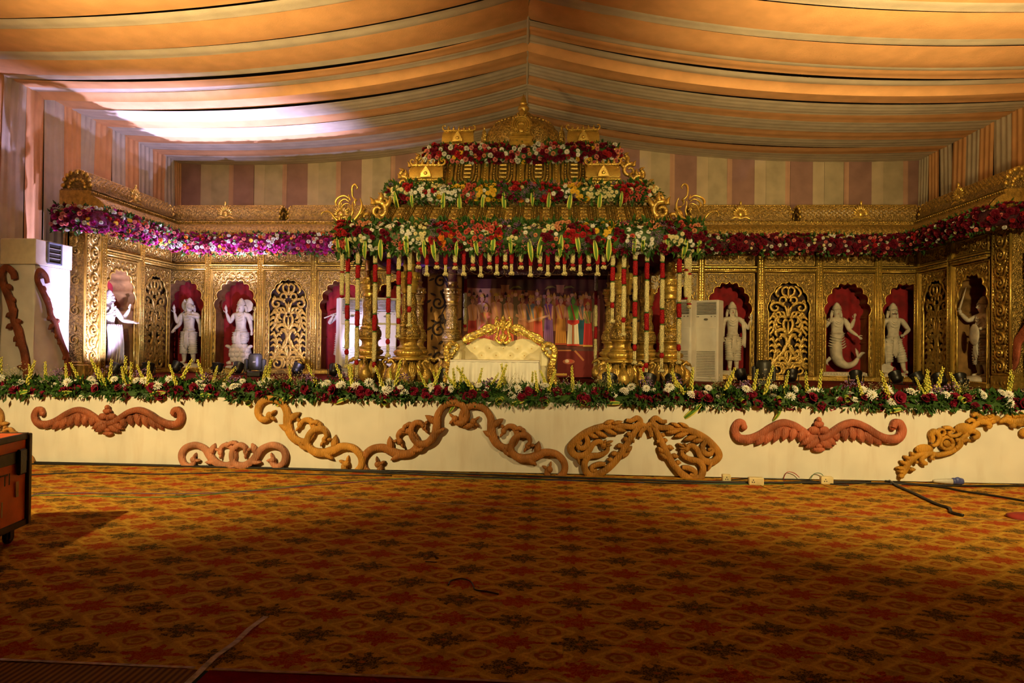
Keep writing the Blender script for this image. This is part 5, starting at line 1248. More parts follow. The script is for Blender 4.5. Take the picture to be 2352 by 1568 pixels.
RG = [(1408, 180, 520, 3.92, [('c', 358), ('r', 498), ('c', 685), ('R', 735), ('t', 840), ('b', 870)]), (1434, 150, 520, 3.92, [('c', 375), ('r', 528), ('c', 820), ('R', 865), ('t', 955), ('b', 990)]),
 (1460, 180, 520, 3.92, [('c', 302), ('r', 448), ('c', 672), ('r', 820), ('c', 1062), ('R', 1120), ('t', 1215), ('b', 1240)]), (1487, 180, 520, 3.92, [('c', 318), ('r', 482), ('c', 775), ('r', 942), ('c', 1228), ('R', 1275), ('t', 1350)]),
 (1522, 200, 520, 3.92, [('c', 322), ('r', 472), ('c', 742), ('r', 882), ('c', 1138), ('R', 1185), ('t', 1290), ('b', 1310)]), (1561, 220, 520, 3.92, [('c', 282), ('r', 422), ('c', 688), ('r', 828), ('c', 1062), ('R', 1120), ('t', 1215), ('b', 1230)]),
 (1577, 240, 520, 3.92, [('c', 385), ('s', 402), ('c', 640), ('s', 655)]), (1584, 260, 520, 3.92, [('c', 420), ('s', 436), ('c', 690), ('s', 705), ('c', 740)])]
for i, (x, t0, oy, sc_, l) in enumerate(LG): string(x, EY, conv(oy, sc_, l), 'long cream and red flower string, %s from left at the canopy left side' % ORD[i], 'long flower strings on the canopy', oy+t0/sc_-18)
for i, (x, t0, oy, sc_, l) in enumerate(RG): string(x, EY, conv(oy, sc_, l), 'long cream and red flower string, %s from left at the canopy right side' % ORD[i], 'long flower strings on the canopy', oy+t0/sc_-18)
SHC = [962, 1003.8, 1046, 1087, 1125, 1161, 1197, 1241, 1281, 1316, 1353, 1387]; SHR = [981, 1024, 1066, 1105, 1142, 1175.5, 1219, 1259, 1297, 1333, 1373]
q = random.Random(31)
for i, x in enumerate(SHC):
    j = q.uniform(-3, 3); string(x, EY, [('c', 604+j), ('s', 611+j), ('b', 621+j)], 'short cream flower string, %s cream one from left under the eave' % ORD[i], 'short flower strings under the canopy eave', 560)
for i, x in enumerate(SHR):
    j = q.uniform(-2, 3); string(x, EY, [('R', 608+j), ('t', 626+j), ('b', 633+j)], 'short red rose string, %s red one from left under the eave' % ORD[i], 'short flower strings under the canopy eave', 560)
string(1070, 15.62, [('c', 640), ('R', 672), ('c', 706), ('c', 745), ('s', 752)], 'dim cream flower string beside the left edge of the backdrop', 'flower strings beside the backdrop', 575)
string(1370, 15.62, [('c', 668), ('R', 700), ('c', 750), ('R', 778), ('c', 850)], 'dim cream flower string beside the right edge of the backdrop', 'flower strings beside the backdrop', 575)

# the flower bank along the stage front
fb = thing('flower_bank', 'long bank of mixed fresh flowers and foliage along the stage edge', 'flower bank', (0, 0, 0)); q = random.Random(77)
X0, X1 = -9.9, 9.1
mb = MB()
def mound(u, v):
    x = X0+(X1-X0)*u; a = PI*v; k = 1+.25*noise.noise(V((x*2.1, v*2, 0)))
    return (x, SF+.17-.19*math.cos(a)*k, SH+.005+.13*math.sin(a)*k)
mb.grid(mound, 160, 10); mb.build('moss_core', LEAFM2, fb)
mb = MB()
for _ in range(3300):
    x = q.uniform(X0, X1); a = q.uniform(.05, 1.0)*PI; p = V((x, SF+.17-.20*math.cos(a), SH+.03+.13*math.sin(a))); leaves(mb, p, V((0, -math.cos(a), math.sin(a)+.15)), q, 3, .085, .6)
for _ in range(620):
    x = q.uniform(X0, X1); leaves(mb, (x, SF-.04-q.uniform(0, .03), SH+q.uniform(.0, .06)), V((q.gauss(0, .4), -.6, -.8)), q, 4, .075, .5)
tag(mb.build('foliage', LEAF, fb), kind='stuff')
def scatter(kind, cn, n, size, y0, y1, z0, z1, nrm, js=.3, cl=None):
    for i in range(n):
        x = q.uniform(X0, X1) if cl is None else cl[i % len(cl)]+q.gauss(0, .09)
        p = V((x, SF+q.uniform(y0, y1), SH+q.uniform(z0, z1))); d = (V(nrm)+V((q.gauss(0, js), q.gauss(0, js), q.gauss(0, js)))).normalized()
        put(fb, kind, cn, p, d, size*q.uniform(.8, 1.25), q=q)
def centres(n): return [X0+(X1-X0)*(i+q.uniform(.1, .9))/n for i in range(n)]
scatter('rose', 'crim', 250, .125, -.06, .10, .00, .14, (0, -1, .35), .35, centres(80))
scatter('rose', 'dark', 60, .10, -.05, .10, .02, .14, (0, -1, .4), .35)
scatter('mum', 'white', 220, .12, -.03, .14, .08, .22, (0, -.8, .7), .35, centres(56))
scatter('statice', 'purple', 60, .16, .05, .28, .15, .28, (0, -.3, 1), .3, centres(22))
scatter('gyp', 'x', 60, .19, .0, .22, .12, .22, (0, -.4, 1), .25, centres(20))
for x in centres(56):
    for k in range(q.choice((1, 1, 2, 3))):
        put(fb, 'spike', 'x', V((x+q.gauss(0, .05), SF+q.uniform(.02, .22), SH+.10)), V((q.gauss(-.08, .3), q.gauss(-.1, .15), 1)).normalized(), q.uniform(.28, .42), q=q)
for x in (570, 635, 1145, 1255, 1342, 1705, 1945, 2210, 885, 1790, 1150): 
    p = PY(x, 918+q.uniform(-4, 8), SF-.06); o = put(fb, 'loop', 'x', p, V((0, -.3, 1)), .085, q.uniform(-.4, .4), q)
for (x, y_, L_, an) in ((68, 898, .30, 3.6), (165, 900, .34, 3.6), (380, 902, .28, 3.5), (490, 908, .24, 3.4), (672, 908, .30, 3.9), (800, 914, .22, 3.75), (1050, 922, .18, 4.3), (1210, 918, .22, 3.7), (1430, 926, .22, 3.4), (1612, 928, .30, 4.1), (1795, 938, .18, 4.4), (2080, 938, .24, 3.6)):
    nm, me = FM('blade', 'x'); p = PY(x, y_, SF-.07); o = bpy.data.objects.new(nm, me); col.objects.link(o); o.parent = fb
    xa = V((math.cos(an), -.18, math.sin(an)+.35)).normalized(); za = V((-math.sin(an)*.3, -1, .35)); ya = za.cross(xa).normalized(); za = xa.cross(ya)
    o.matrix_local = Matrix.Translation(p) @ Matrix((xa, ya, za)).transposed().to_4x4() @ Matrix.Diagonal((L_*1.1, L_*2.3, L_, 1))
# ---------------------------------------------------------------- furniture and gear on the stage
sf_ = thing('sofa', 'cream tufted sofa with carved gold crest and scroll arms', 'sofa', (-.81, 11.35, SH)); k = .00184
def sc2(x, y): return ((x-615)*k, (1250-y)*k)
mb = MB(); mb.box((0, -.18, .27), (1.34, .72, .20), .05); mb.build('seat_cushion', CREAMUP, sf_)
top = [(-.66, .70), (-.56, .76), (-.46, .83), (-.32, .85), (-.14, .80), (0, .77), (.14, .80), (.32, .85), (.46, .83), (.56, .76), (.66, .70)]
def topz(x):
    for a, b in zip(top, top[1:]):
        if a[0] <= x <= b[0]: return a[1]+(b[1]-a[1])*(x-a[0])/(b[0]-a[0])
    return .70
BT = [(x, z) for z in (.44, .56, .68) for x in ((-.48, -.24, 0, .24, .48) if z != .56 else (-.36, -.12, .12, .36))]
mb = MB()
def bk(u, v):
    x = -.66+1.32*u; z = .34+(topz(x)-.34)*v; y = .12+.10*v+.06*(2*u-1)**2*-2.0
    for bx, bz in BT: y += .030*math.exp(-((x-bx)**2+(z-bz)**2)/.0022)
    return (x, y-.03*math.sin(PI*v), z)
mb.grid(bk, 66, 30); mb.grid(lambda u, v: (-.66+1.32*u, .30, .05+(topz(-.66+1.32*u)-.05)*v), 20, 4, flip=True); mb.grid(lambda u, v: (-.66+1.32*u, bk(u, 1)[1]+(.30-bk(u, 1)[1])*v, topz(-.66+1.32*u)), 40, 1); mb.build('backrest', CREAMUP, sf_)
for bx, bz in BT:
    mb = MB(); mb.ell((bx, bk((bx+.66)/1.32, (bz-.34)/(topz(bx)-.34))[1]-.008, bz), (.012, .008, .012), 8, 4); mb.build('tuft_button', mat('button_gold', (.5, .33, .10), .5), sf_)
for s_ in (-1, 1):
    mb = MB(); mb.tube([(s_*.76, -.48, .66), (s_*.76, -.2, .67), (s_*.74, .1, .70), (s_*.70, .22, .74)], [.105, .105, .10, .08], 14, 4); mb.box((s_*.70, -.14, .40), (.14, .66, .5), .03); mb.build('arm_roll', CREAMUP, sf_)
    mb = MB(); mb.M = Matrix.Translation((s_*.76, -.50, 0))
    mb.ribbon([(s_*.02, .68), (s_*.085, .70), (s_*.10, .62), (s_*.05, .56), (-s_*.03, .60), (-s_*.02, .66)], [.05, .07, .06, .045], .05, n=5)
    mb.ribbon([(-s_*.06, .64), (-s_*.085, .70), (0, .755), (s_*.09, .70), (s_*.10, .58), (s_*.07, .44), (s_*.05, .30), (s_*.08, .16), (s_*.06, .02)], [.05, .06, .075, .09, .10, .11, .13, .15, .10], .07, n=6)
    mb.build('arm_scroll', GOLDS, sf_)
    mb = MB(); mb.M = Matrix.Translation((s_*.76, -.57, 0))
    for i in range(9):
        for j in range(3): mb.octa((s_*(.055+.012*math.sin(i*.7))+(j-1)*.036+(.018 if i % 2 else 0), -.0, .06+i*.046), (.019, .014, .024))
    mb.build('scale_carving', GOLDB, sf_)['kind'] = 'stuff'
mb = MB(); mb.box((0, -.50, .14), (1.44, .08, .10), .02); mb.build('front_rail', GOLDB, sf_)
mb = MB(); mb.M = Matrix.Translation((0, .12, 0))
for s_ in (-1, 1):
    P_ = lambda l: [(s_*abs(sc2(x, y)[0]), sc2(x, y)[1]) for x, y in l]
    mb.ribbon(P_([(245, 815), (300, 790), (360, 760), (430, 730), (490, 705), (540, 690)]), [.08, .16, .13, .115, .11, .07], .07, n=6, groove=True)
    mb.ribbon(P_([(400, 715), (460, 680), (520, 678), (545, 700)]), [.03, .07, .06, .03], .055, n=6); mb.ribbon(P_([(470, 770), (520, 740), (560, 720)]), [.02, .05, .03], .05, n=5)
    mb.ribbon(P_([(615, 700), (570, 640), (545, 660), (570, 700), (560, 760), (550, 800), (590, 830), (615, 815)]), [.03, .05, .05, .045, .05, .055, .04], .07, n=5, base=.02)
    mb.ribbon(P_([(590, 700), (555, 650), (548, 615), (568, 600)]), [.05, .055, .045, .02], .06, n=5, base=.02); mb.ell((s_*.105, -.05, 1.19), (.025, .03, .03), 8, 6)
    mb.leafb((s_*.01, .80), (s_*.06, .92), .05, .05, .03); mb.leafb((s_*.01, .96), (s_*.045, 1.05), .04, .05, .03)
    for i in range(12): t_ = i/11; x = .14+.52*t_; mb.octa((s_*x, -.085, .985-.22*t_-.02*math.sin(t_*9)), (.022, .02, .022))
mb.leafb((0, .78), (0, .98), .07, .06, .03); mb.leafb((0, 1.02), (0, 1.24), .10, .07, .02); mb.ell((0, -.07, 1.05), (.045, .04, .05), 8, 6); mb.ell((0, -.07, 1.17), (.03, .035, .05), 8, 6)
mb.build('crest', GOLDS, sf_)
for sx in (-1, 1):
    for yy in (-.45, .2): mb = MB(); mb.lathe([(.03, 0), (.045, .02), (.03, .05), (.045, .09), (.05, .12)], 12, (sx*.62, yy, 0)); mb.build('leg', GOLDB, sf_)

tb = thing('covered_table', 'low table under a white pleated cloth in front of the sofa', 'table', (-.84, 10.35, SH))
def sk(u, v):
    hw_, hd = .655, .28; per = [(-hw_, hd), (-hw_, -hd), (hw_, -hd), (hw_, hd)]; ln = [2*hd, 2*hw_, 2*hd]; s_ = u*sum(ln); i = 0
    while i < 2 and s_ > ln[i]: s_ -= ln[i]; i += 1
    a, b = V((*per[i], 0)), V((*per[i+1], 0)); p = a.lerp(b, s_/ln[i]); d = (b-a).normalized(); n = V((d.y, -d.x, 0))
    g = (1-v); return p+n*(g*.045+(.004+.034*g**.7)*(math.sin(u*150)*.6+.7*math.sin(u*67+2*math.sin(u*31))))+V((0, 0, .005+.475*v))
mb = MB(); mb.grid(sk, 300, 8); mb.build('pleated_skirt', TABLEC, tb)
mb = MB(); mb.box((0, 0, .485), (1.335, .585, .03), .012); mb.build('top_cloth', TABLEC, tb)
for sx in (-1, 1):
    for sy in (-1, 1): mb = MB(); mb.box((sx*.58, sy*.22, .235), (.04, .04, .47)); mb.build('leg', BLACK, tb)

def ac_unit():
    t = thing('air_conditioner', '', 'air conditioner', group='floor-standing air conditioners'); W, D, Hh = .54, .32, 1.78
    mb = MB(); mb.box((0, 0, Hh/2), (W, D, Hh), .02); mb.box((0, -D/2-.008, .62), (W*.92, .02, 1.12), .008); mb.build('cabinet', ACW, t)
    mb = MB(); mb.box((-.0, -D/2-.003, 1.60), (W*.82, .02, .26)); oR = mb.build('outlet_recess', ACD, t)
    mb = MB(); mb.box((0, -D/2-.016, .40), (W*.78, .004, .56)); iR = mb.build('intake_recess', ACD, t)
    s1 = MB(); s1.box((0, 0, 0), (W*.82, .03, .011), .003, (-.5, 0, 0)); m1 = s1.mesh('vane'); m1.materials.append(ACW)
    for i in range(8): link('vane', m1, oR, (0, -D/2-.012, 1.49+i*.031))
    s1 = MB(); s1.box((0, 0, 0), (W*.80, .016, .022), .004, (.4, 0, 0)); m2 = s1.mesh('slat'); m2.materials.append(ACW)
    for i in range(16): link('slat', m2, iR, (0, -D/2-.018, .14+i*.0355))
    mb = MB(); mb.lathe([(.001, -.004), (.045, -.004), (.05, .0)], 20, (0, -D/2-.016, 1.36), ax='y', sy=.45, cap=False); mb.build('badge', mat('badge_grey', (.22, .20, .16), .4, .5), t)
    mb = MB()
    for x in (-.2, -.17, .12, .2): mb.lathe([(.001, -.006), (.010, -.005), (.012, .0)], 10, (x, -D/2-.012, 1.42), ax='y', cap=False)
    mb.build('buttons', mat('badge_grey', (.2, .2, .2)), t)
    return t
ac0 = ac_unit()
for i, (px, rz, lb) in enumerate(((803, R(33), 'white air conditioner left of the outer canopy column'), (880, R(30), 'white air conditioner blown out by lilac light, between left columns'), (1567, R(-34), 'white air conditioner half hidden by right canopy flower strings'), (1628, R(-34), 'white air conditioner fully visible right of the canopy'))):
    o = ac0 if i == 0 else copy_tree(ac0); p = PY(px, 780, 15.2); o.location = (p.x, 15.2, SH); o.rotation_euler = (0, 0, rz); o['label'] = lb

def par_light(tilt=.6, lit=False):
    t = thing('par_light', '', 'stage light', group='black par lights on the stage floor')
    mb = MB(); mb.M = Matrix.Translation((0, 0, .14)) @ Matrix.Rotation(tilt, 4, 'X')
    mb.lathe([(.05, -.11), (.085, -.09), (.10, -.03), (.105, .06), (.115, .07), (.115, .085), (.10, .085)], 20, cap=True); mb.build('can', BLACK, t)
    mb = MB(); mb.M = Matrix.Translation((0, 0, .14)) @ Matrix.Rotation(tilt, 4, 'X'); mb.lathe([(.001, .088), (.098, .088)], 20, cap=False)
    mb.build('lens', GLOW if lit else LENS, t)
    mb = MB()
    for s_ in (-1, 1): mb.tube([(s_*.125, 0, .16), (s_*.125, .0, .06), (s_*.11, 0, .012)], .010, 6, 3); mb.lathe([(.02, -.008), (.02, .008)], 8, (s_*.13, 0, .14), ax='x')
    mb.box((0, 0, .01), (.24, .05, .014), .003); mb.build('yoke', BLACK, t)
    for s_ in (-1, 1): mb = MB(); mb.tube([(s_*.11, -.09, .008), (s_*.11, .09, .008)], .010, 6, 1); mb.build('foot_bar', BLACK, t)
    mb = MB(); mb.box((0, .0, .14), (.05, .05, .03), .008); mb.M = None; mb.build('handle_block', BLACK, t)
    return t
pl_off = par_light(); pl_on = par_light(.25, True)
PLS = [(186, 858, 13.9, 0, 'black stage light at the foot of the left wing pier'), (264, 852, 13.6, 0, 'black stage light before the pointing statue'), (340, 852, 14.6, 1, 'small glowing stage light before the left wing panel'), (405, 858, 15.6, 0, 'black stage light at the boar statue feet'), (500, 850, 15.3, 1, 'glowing stage light between boar and tortoise statues'), (547, 858, 15.4, 0, 'black stage light left of the moving head, tortoise statue side'), (683, 860, 15.2, 0, 'black stage light below the left pierced panel'), (768, 858, 14.8, 0, 'black stage light before the flute player niche'), (958, 866, 12.9, 0, 'black stage light behind the left inner column'),
       (1022, 866, 12.3, 0, 'glossy black stage light left of the white table'), (1398, 884, 11.35, 0, 'black stage light in front of the right inner column'), (1488, 884, 11.35, 0, 'black stage light in front of the fire extinguisher'), (1546, 886, 11.4, 0, 'wide black stage light before the right outer column'), (1702, 864, 15.0, 0, 'black stage light right of the raised-arm statue'), (1818, 864, 15.2, 0, 'black stage light below the right pierced panel'), (1966, 868, 14.9, 0, 'black stage light beside the fish tail'), (2058, 864, 15.1, 0, 'black stage light at the warrior statue feet'), (2108, 868, 14.6, 0, 'black stage light at the right back corner'), (2158, 872, 14.0, 0, 'large black stage light before the right wing panel'), (2205, 874, 13.8, 0, 'black stage light below the sword statue')]
n0 = n1 = 0
for (px, py, Y, lit, lb) in PLS:
    src = pl_on if lit else pl_off; first = (n1 if lit else n0) == 0
    o = src if first else copy_tree(src)
    if lit: n1 += 1
    else: n0 += 1
    o.location = (PY(px, py, Y).x, Y, SH); o.rotation_euler = (0, 0, PI+rnd.uniform(-.5, .5)); o['label'] = lb; o.scale = (1.15,)*3
def moving_head(px, Y, label, rz):
    t = thing('moving_head_light', label, 'stage light', (PY(px, 860, Y).x, Y, SH), rz, 'moving head lights')
    mb = MB(); mb.box((0, 0, .06), (.30, .26, .12), .02); mb.build('base', BLACK, t)
    for s_ in (-1, 1):
        mb = MB(); mb.box((s_*.185, 0, .24), (.07, .15, .30), .025); mb.box((s_*.15, 0, .13), (.10, .13, .05), .015); mb.build('yoke_arm', GREYP, t)
    mb = MB(); mb.lathe([(.10, .14), (.135, .17), (.145, .24), (.145, .42), (.135, .47), (.125, .485), (.10, .49)], 28, sy=.9); mb.tube([(-.1, -.09, .18), (-.105, -.085, .44)], .006, 5, 1); mb.tube([(.1, -.09, .18), (.105, -.085, .44)], .006, 5, 1); mb.build('head', GREYP, t)
    mb = MB(); mb.lathe([(.112, .488), (.118, .50), (.105, .505)], 24, sy=.9); mb.build('top_rim', BLACK, t)
    hd_ = [c for c in t.children if c.name.startswith('head')][0]
    link('badge_text', text_mesh('badge_text', 'ISR', .045, .002, mat('badge_white', (.75, .70, .6), .5), .3, 'CENTER'), hd_, (.01, -.134, .31), (PI/2, 0, 0))
    return t
moving_head(586, 14.6, 'olive-grey moving head light before the left pierced panel', R(8))
moving_head(1754, 13.7, 'dark moving head light with a pale badge before the right pierced panel', R(-8))
fe = thing('fire_extinguisher', 'red fire extinguisher between the right canopy columns', 'fire extinguisher', (PY(1472, 850, 12.75).x, 12.75, SH))
mb = MB(); mb.lathe([(.07, 0), (.078, .01), (.078, .34), (.065, .39), (.03, .42), (.022, .44)], 20); mb.build('cylinder', mat('extinguisher_red', (.50, .015, .012), .35, 0, .1), fe)
mb = MB(); mb.grid(lambda u, v: (.079*math.cos(-PI*.75+PI*.5*u), .079*math.sin(-PI*.75+PI*.5*u), .08+.2*v), 8, 1); mb.build('label_sheet', mat('label_paper', (.7, .62, .45), .6), fe)
mb = MB(); mb.lathe([(.022, .43), (.025, .47)], 10); mb.box((.02, 0, .49), (.10, .02, .015), .003); mb.build('valve', BLACK, fe)
mb = MB(); mb.tube([(.02, 0, .46), (.1, 0, .44), (.11, 0, .3), (.09, 0, .15)], .011, 6, 5); mb.build('hose', BLACK, fe)

# cloth-wrapped cooler towers at both picture edges
def tower(x0, x1, y0, y1, sg, label, ventlab=True):
    t = thing('cooler_tower', label, 'cooler tower', ((x0+x1)/2, (y0+y1)/2, SH)); wx, wy = x1-x0, y1-y0
    mb = MB()
    def wrap(u, v):
        per = [(-wx/2, wy/2), (-wx/2, -wy/2), (wx/2, -wy/2), (wx/2, wy/2), (-wx/2, wy/2)]; ln = [wy, wx, wy, wx]; s_ = u*sum(ln); i = 0
        while i < 3 and s_ > ln[i]: s_ -= ln[i]; i += 1
        a, b = V((*per[i], 0)), V((*per[i+1], 0)); p = a.lerp(b, min(1, s_/ln[i])); d = (b-a).normalized(); n = V((d.y, -d.x, 0))
        w_ = .014*noise.noise(V((u*9+v*3, v*5, 1)))+.008*math.sin(u*40+v*9); return p+n*w_+V((0, 0, .01+2.12*v))
    mb.grid(wrap, 120, 24); mb.build('cloth_wrap', CLOTHW, t)
    mb = MB(); mb.box((0, 0, 2.36), (wx+.05, wy+.05, .48), .015); mb.build('cooler_box', mat('cooler_cream', (.76, .70, .52), .5, 0, .05), t)
    mb = MB(); X_ = sg*(wx/2+.035); yv = -wy*.02
    for (c, d) in (((X_, yv, 2.57), (.05, .36, .035)), ((X_, yv, 2.19), (.05, .36, .035)), ((X_, yv-.17, 2.38), (.05, .035, .40)), ((X_, yv+.17, 2.38), (.05, .035, .40))): mb.box(c, d, .006)
    vf_ = mb.build('vent_frame', mat('vent_blue_grey', (.20, .22, .28), .5, .3), t)
    mb = MB(); mb.box((sg*(wx/2+.028), yv, 2.38), (.01, .32, .36)); mb.build('vent_opening', ACD, vf_)
    for i in range(3): mb = MB(); mb.box((X_, yv, 2.29+i*.09), (.03, .31, .012), 0, (0, sg*.4, 0)); mb.build('vent_vane', mat('vent_grey', (.35, .33, .28), .5), vf_)
    mb = MB(); mb.box((0, 0, 2.125), (wx+.03, wy+.03, .012)); mb.build('seam_strip', mat('cooler_dark_seam', (.16, .11, .07), .8), t)
tower(-10.12, -9.49, 12.0, 12.93, 1, 'white cloth-wrapped cooler tower at the left edge')
tower(8.66, 9.25, 11.9, 12.9, -1, 'white cloth-wrapped cooler tower at the right edge')
# ---------------------------------------------------------------- carved boards on and around the stage
def wood(name, c): return mat(name, c, .55, 0, .22, 5, .35, 14, 'wave', spec=.35)
WRED = wood('wood_red_brown', (.36, .105, .045)); WPINK = wood('wood_pinkish', (.58, .25, .14)); WYEL = wood('wood_yellow', (.60, .28, .045)); WBRN = wood('wood_brown', (.38, .145, .032)); WPAI = wood('wood_orange_olive', (.44, .19, .028)); WMED = wood('wood_gold_yellow', (.56, .27, .030)); WRW = wood('wood_terracotta', (.46, .13, .065)); WTAN = wood('wood_tan', (.58, .27, .06)); WDK = wood('wood_dark_red', (.26, .065, .022))
SKY = SF-.035; PXM = SF/1568*1.0
def board(label, parts, m, ctr, cat='carved board', xf=None, dep=.05):
    """parts in photograph pixels laid on the skirt plane: ('r',pts,widths) ('l',a,b,w) ('e',c,rx,rz) ('o',c,r,w)"""
    c0 = PY(*ctr, SKY); t = thing('carved_board', label, cat, (c0.x, SKY, c0.z), group='carved wooden boards on the stage front')
    def W(p): q_ = PY(*(xf(*p) if xf else p), SKY); return (q_.x-c0.x, q_.z-c0.z)
    mbs = {}; dep0 = dep
    for ki, it in enumerate(parts):
        dep = dep0*(1+.035*(ki % 14))
        nm = it[0]; mb = mbs.setdefault({'r': 'scroll_band', 'g': 'scroll_band', 'l': 'leaf', 'e': 'bud', 'o': 'ring', 'u': 'scroll_band'}[nm], [])
        b = MB()
        if nm == 'u': b.ribbon([W(p) for p in it[1]], [w_*PXM for w_ in it[2]], dep0*.55, n=7, flat=True)
        elif nm in 'rg': b.ribbon([W(p) for p in it[1]], [w_*PXM for w_ in it[2]], dep, n=7, groove=nm == 'g', flat=True)
        elif nm == 'l': b.leafb(W(it[1]), W(it[2]), it[3]*PXM, dep*1.05)
        elif nm == 'e': c = W(it[1]); b.ell((c[0], -dep*.55, c[1]), (it[2]*PXM, dep*.6, it[3]*PXM), 12, 7)
        elif nm == 'o': c = W(it[1]); n = 20; b.ribbon([(c[0]+it[2]*PXM*math.cos(2*PI*i/n), c[1]+it[2]*PXM*math.sin(2*PI*i/n)) for i in range(n+1)], it[3]*PXM, dep*1.1, n=1)
        mb.append(b)
    for nm, lst in mbs.items():
        for b in lst: b.build(nm, m, t)
    return t
def scrollmould(cx, cy, hl, ang, flip=1):
    ca, sa = math.cos(ang), math.sin(ang)
    def xf(x, z): z *= flip; return (cx+hl*(x*ca+z*sa), cy+hl*(x*sa-z*ca))
    L_ = []
    for s_ in (-1, 1):
        f = lambda l: [(-s_*a, b) for a, b in l]
        h = hl
        L_ += [('r', f([(-.78, -.04), (-.745, -.12), (-.83, -.195), (-.95, -.13), (-.985, .03), (-.90, .16), (-.72, .21), (-.55, .14), (-.46, .02), (-.36, -.10), (-.20, -.18), (-.05, -.15), (.015, -.02), (-.01, .13), (-.12, .21), (-.22, .17), (-.235, .08)]), [w_*h for w_ in (.07, .095, .105, .11, .115, .115, .11, .13, .15, .14, .12, .11, .105, .10, .08, .06)]),
               ('l', f([(-.46, .0)])[0], f([(-.35, .24)])[0], .12*h), ('l', f([(-.30, -.11)])[0], f([(-.54, -.12)])[0], .10*h), ('e', f([(-.755, -.07)])[0], .06*h, .06*h), ('l', f([(-.75, -.05)])[0], f([(-.71, .06)])[0], .05*h), ('l', f([(-.73, -.08)])[0], f([(-.62, -.09)])[0], .06*h),
               ('e', f([(-.24, .07)])[0], .05*h, .06*h), ('l', f([(-.26, .10)])[0], f([(-.34, .14)])[0], .06*h), ('l', f([(-.23, .04)])[0], f([(-.24, -.06)])[0], .05*h), ('r', f([(-.10, .20), (-.04, .25), (0, .25)]), [.06*h, .07*h, .07*h])]
    L_ += [('r', [(-.12, -.17), (0, -.22), (.12, -.17)], [.06*hl, .07*hl, .06*hl])]
    return L_, xf
for (cx, cy, hl, an, fl, m, lb) in ((538, 1046, 121, 0, 1, WPINK, 'pinkish carved scroll board standing on the floor against the skirt'), (714, 1000, 138, math.atan2(112, 178), 1, WYEL, 'bright yellow carved scroll board slanting down to the right'), (953, 1005, 136, math.atan2(-105, 178), 1, WBRN, 'brown carved scroll board slanting up toward the centre'), (1180, 1014, 136, math.atan2(112, 178), 1, WBRN, 'brown carved scroll board slanting down right of the centre'), (22, 1008, 88, math.atan2(90, 60), 1, WTAN, 'tan carved scroll board partly hidden by the orange case')):
    L_, xf = scrollmould(cx, cy, hl, an, fl); board(lb, L_, m, (cx, cy), xf=xf)
def winged(cx, cy, hl):
    L_ = []
    for s_ in (-1, 1):
        P_ = lambda l: [(cx+s_*a*hl, cy-b*hl) for a, b in l]
        L_ += [('r', P_([(.875, .10), (.90, .155), (.955, .15), (.985, .06), (.93, -.03), (.80, -.03), (.68, .02), (.56, .10), (.42, .155), (.30, .13), (.20, .07), (.10, .0), (0, -.03)]), [w_*hl for w_ in (.06, .075, .08, .085, .10, .09, .085, .08, .08, .08, .08, .08, .07)]), ('e', P_([(.88, .105)])[0], .04*hl, .04*hl)]
        L_ += [('u', P_([(.93, -.045), (.80, -.065), (.68, -.02), (.56, .045), (.42, .085), (.30, .07), (.20, .015), (.10, -.04), (0, -.07)]), [w_*hl for w_ in (.03, .05, .07, .09, .10, .10, .09, .07, .06)])]
        for i, (a, b, c, d, w_) in enumerate(((.80, -.04, .86, -.085, .06), (.66, -.00, .74, -.10, .075), (.58, .03, .64, -.09, .075), (.50, .06, .53, -.07, .075), (.41, .08, .42, -.05, .075), (.32, .07, .32, -.05, .075), (.22, .04, .22, -.055, .075), (.06, -.03, .21, -.09, .08), (.02, -.06, .16, -.13, .08))): L_ += [('l', P_([(a-.03, b+.03)])[0], P_([(c, d-.012)])[0], w_*hl*1.35)]
        L_ += [('e', P_([(.06, .065)])[0], .062*hl, .05*hl)]
    L_ += [('e', (cx, cy-.19*hl), .03*hl, .035*hl), ('e', (cx, cy-.14*hl), .06*hl, .04*hl), ('l', (cx, cy+.0*hl), (cx, cy-.10*hl), .06*hl), ('e', (cx, cy+.115*hl), .055*hl, .03*hl), ('e', (cx, cy+.16*hl), .075*hl, .03*hl)]
    return L_
board('reddish-brown winged carved board at the left of the skirt', winged(251, 967, 171), WRED, (251, 967))
board('terracotta winged carved board at the right of the skirt', winged(1878, 1000, 194), WRW, (1878, 1000))
def z6(x, y): return (1120+x/3.92, 820+y/3.92)
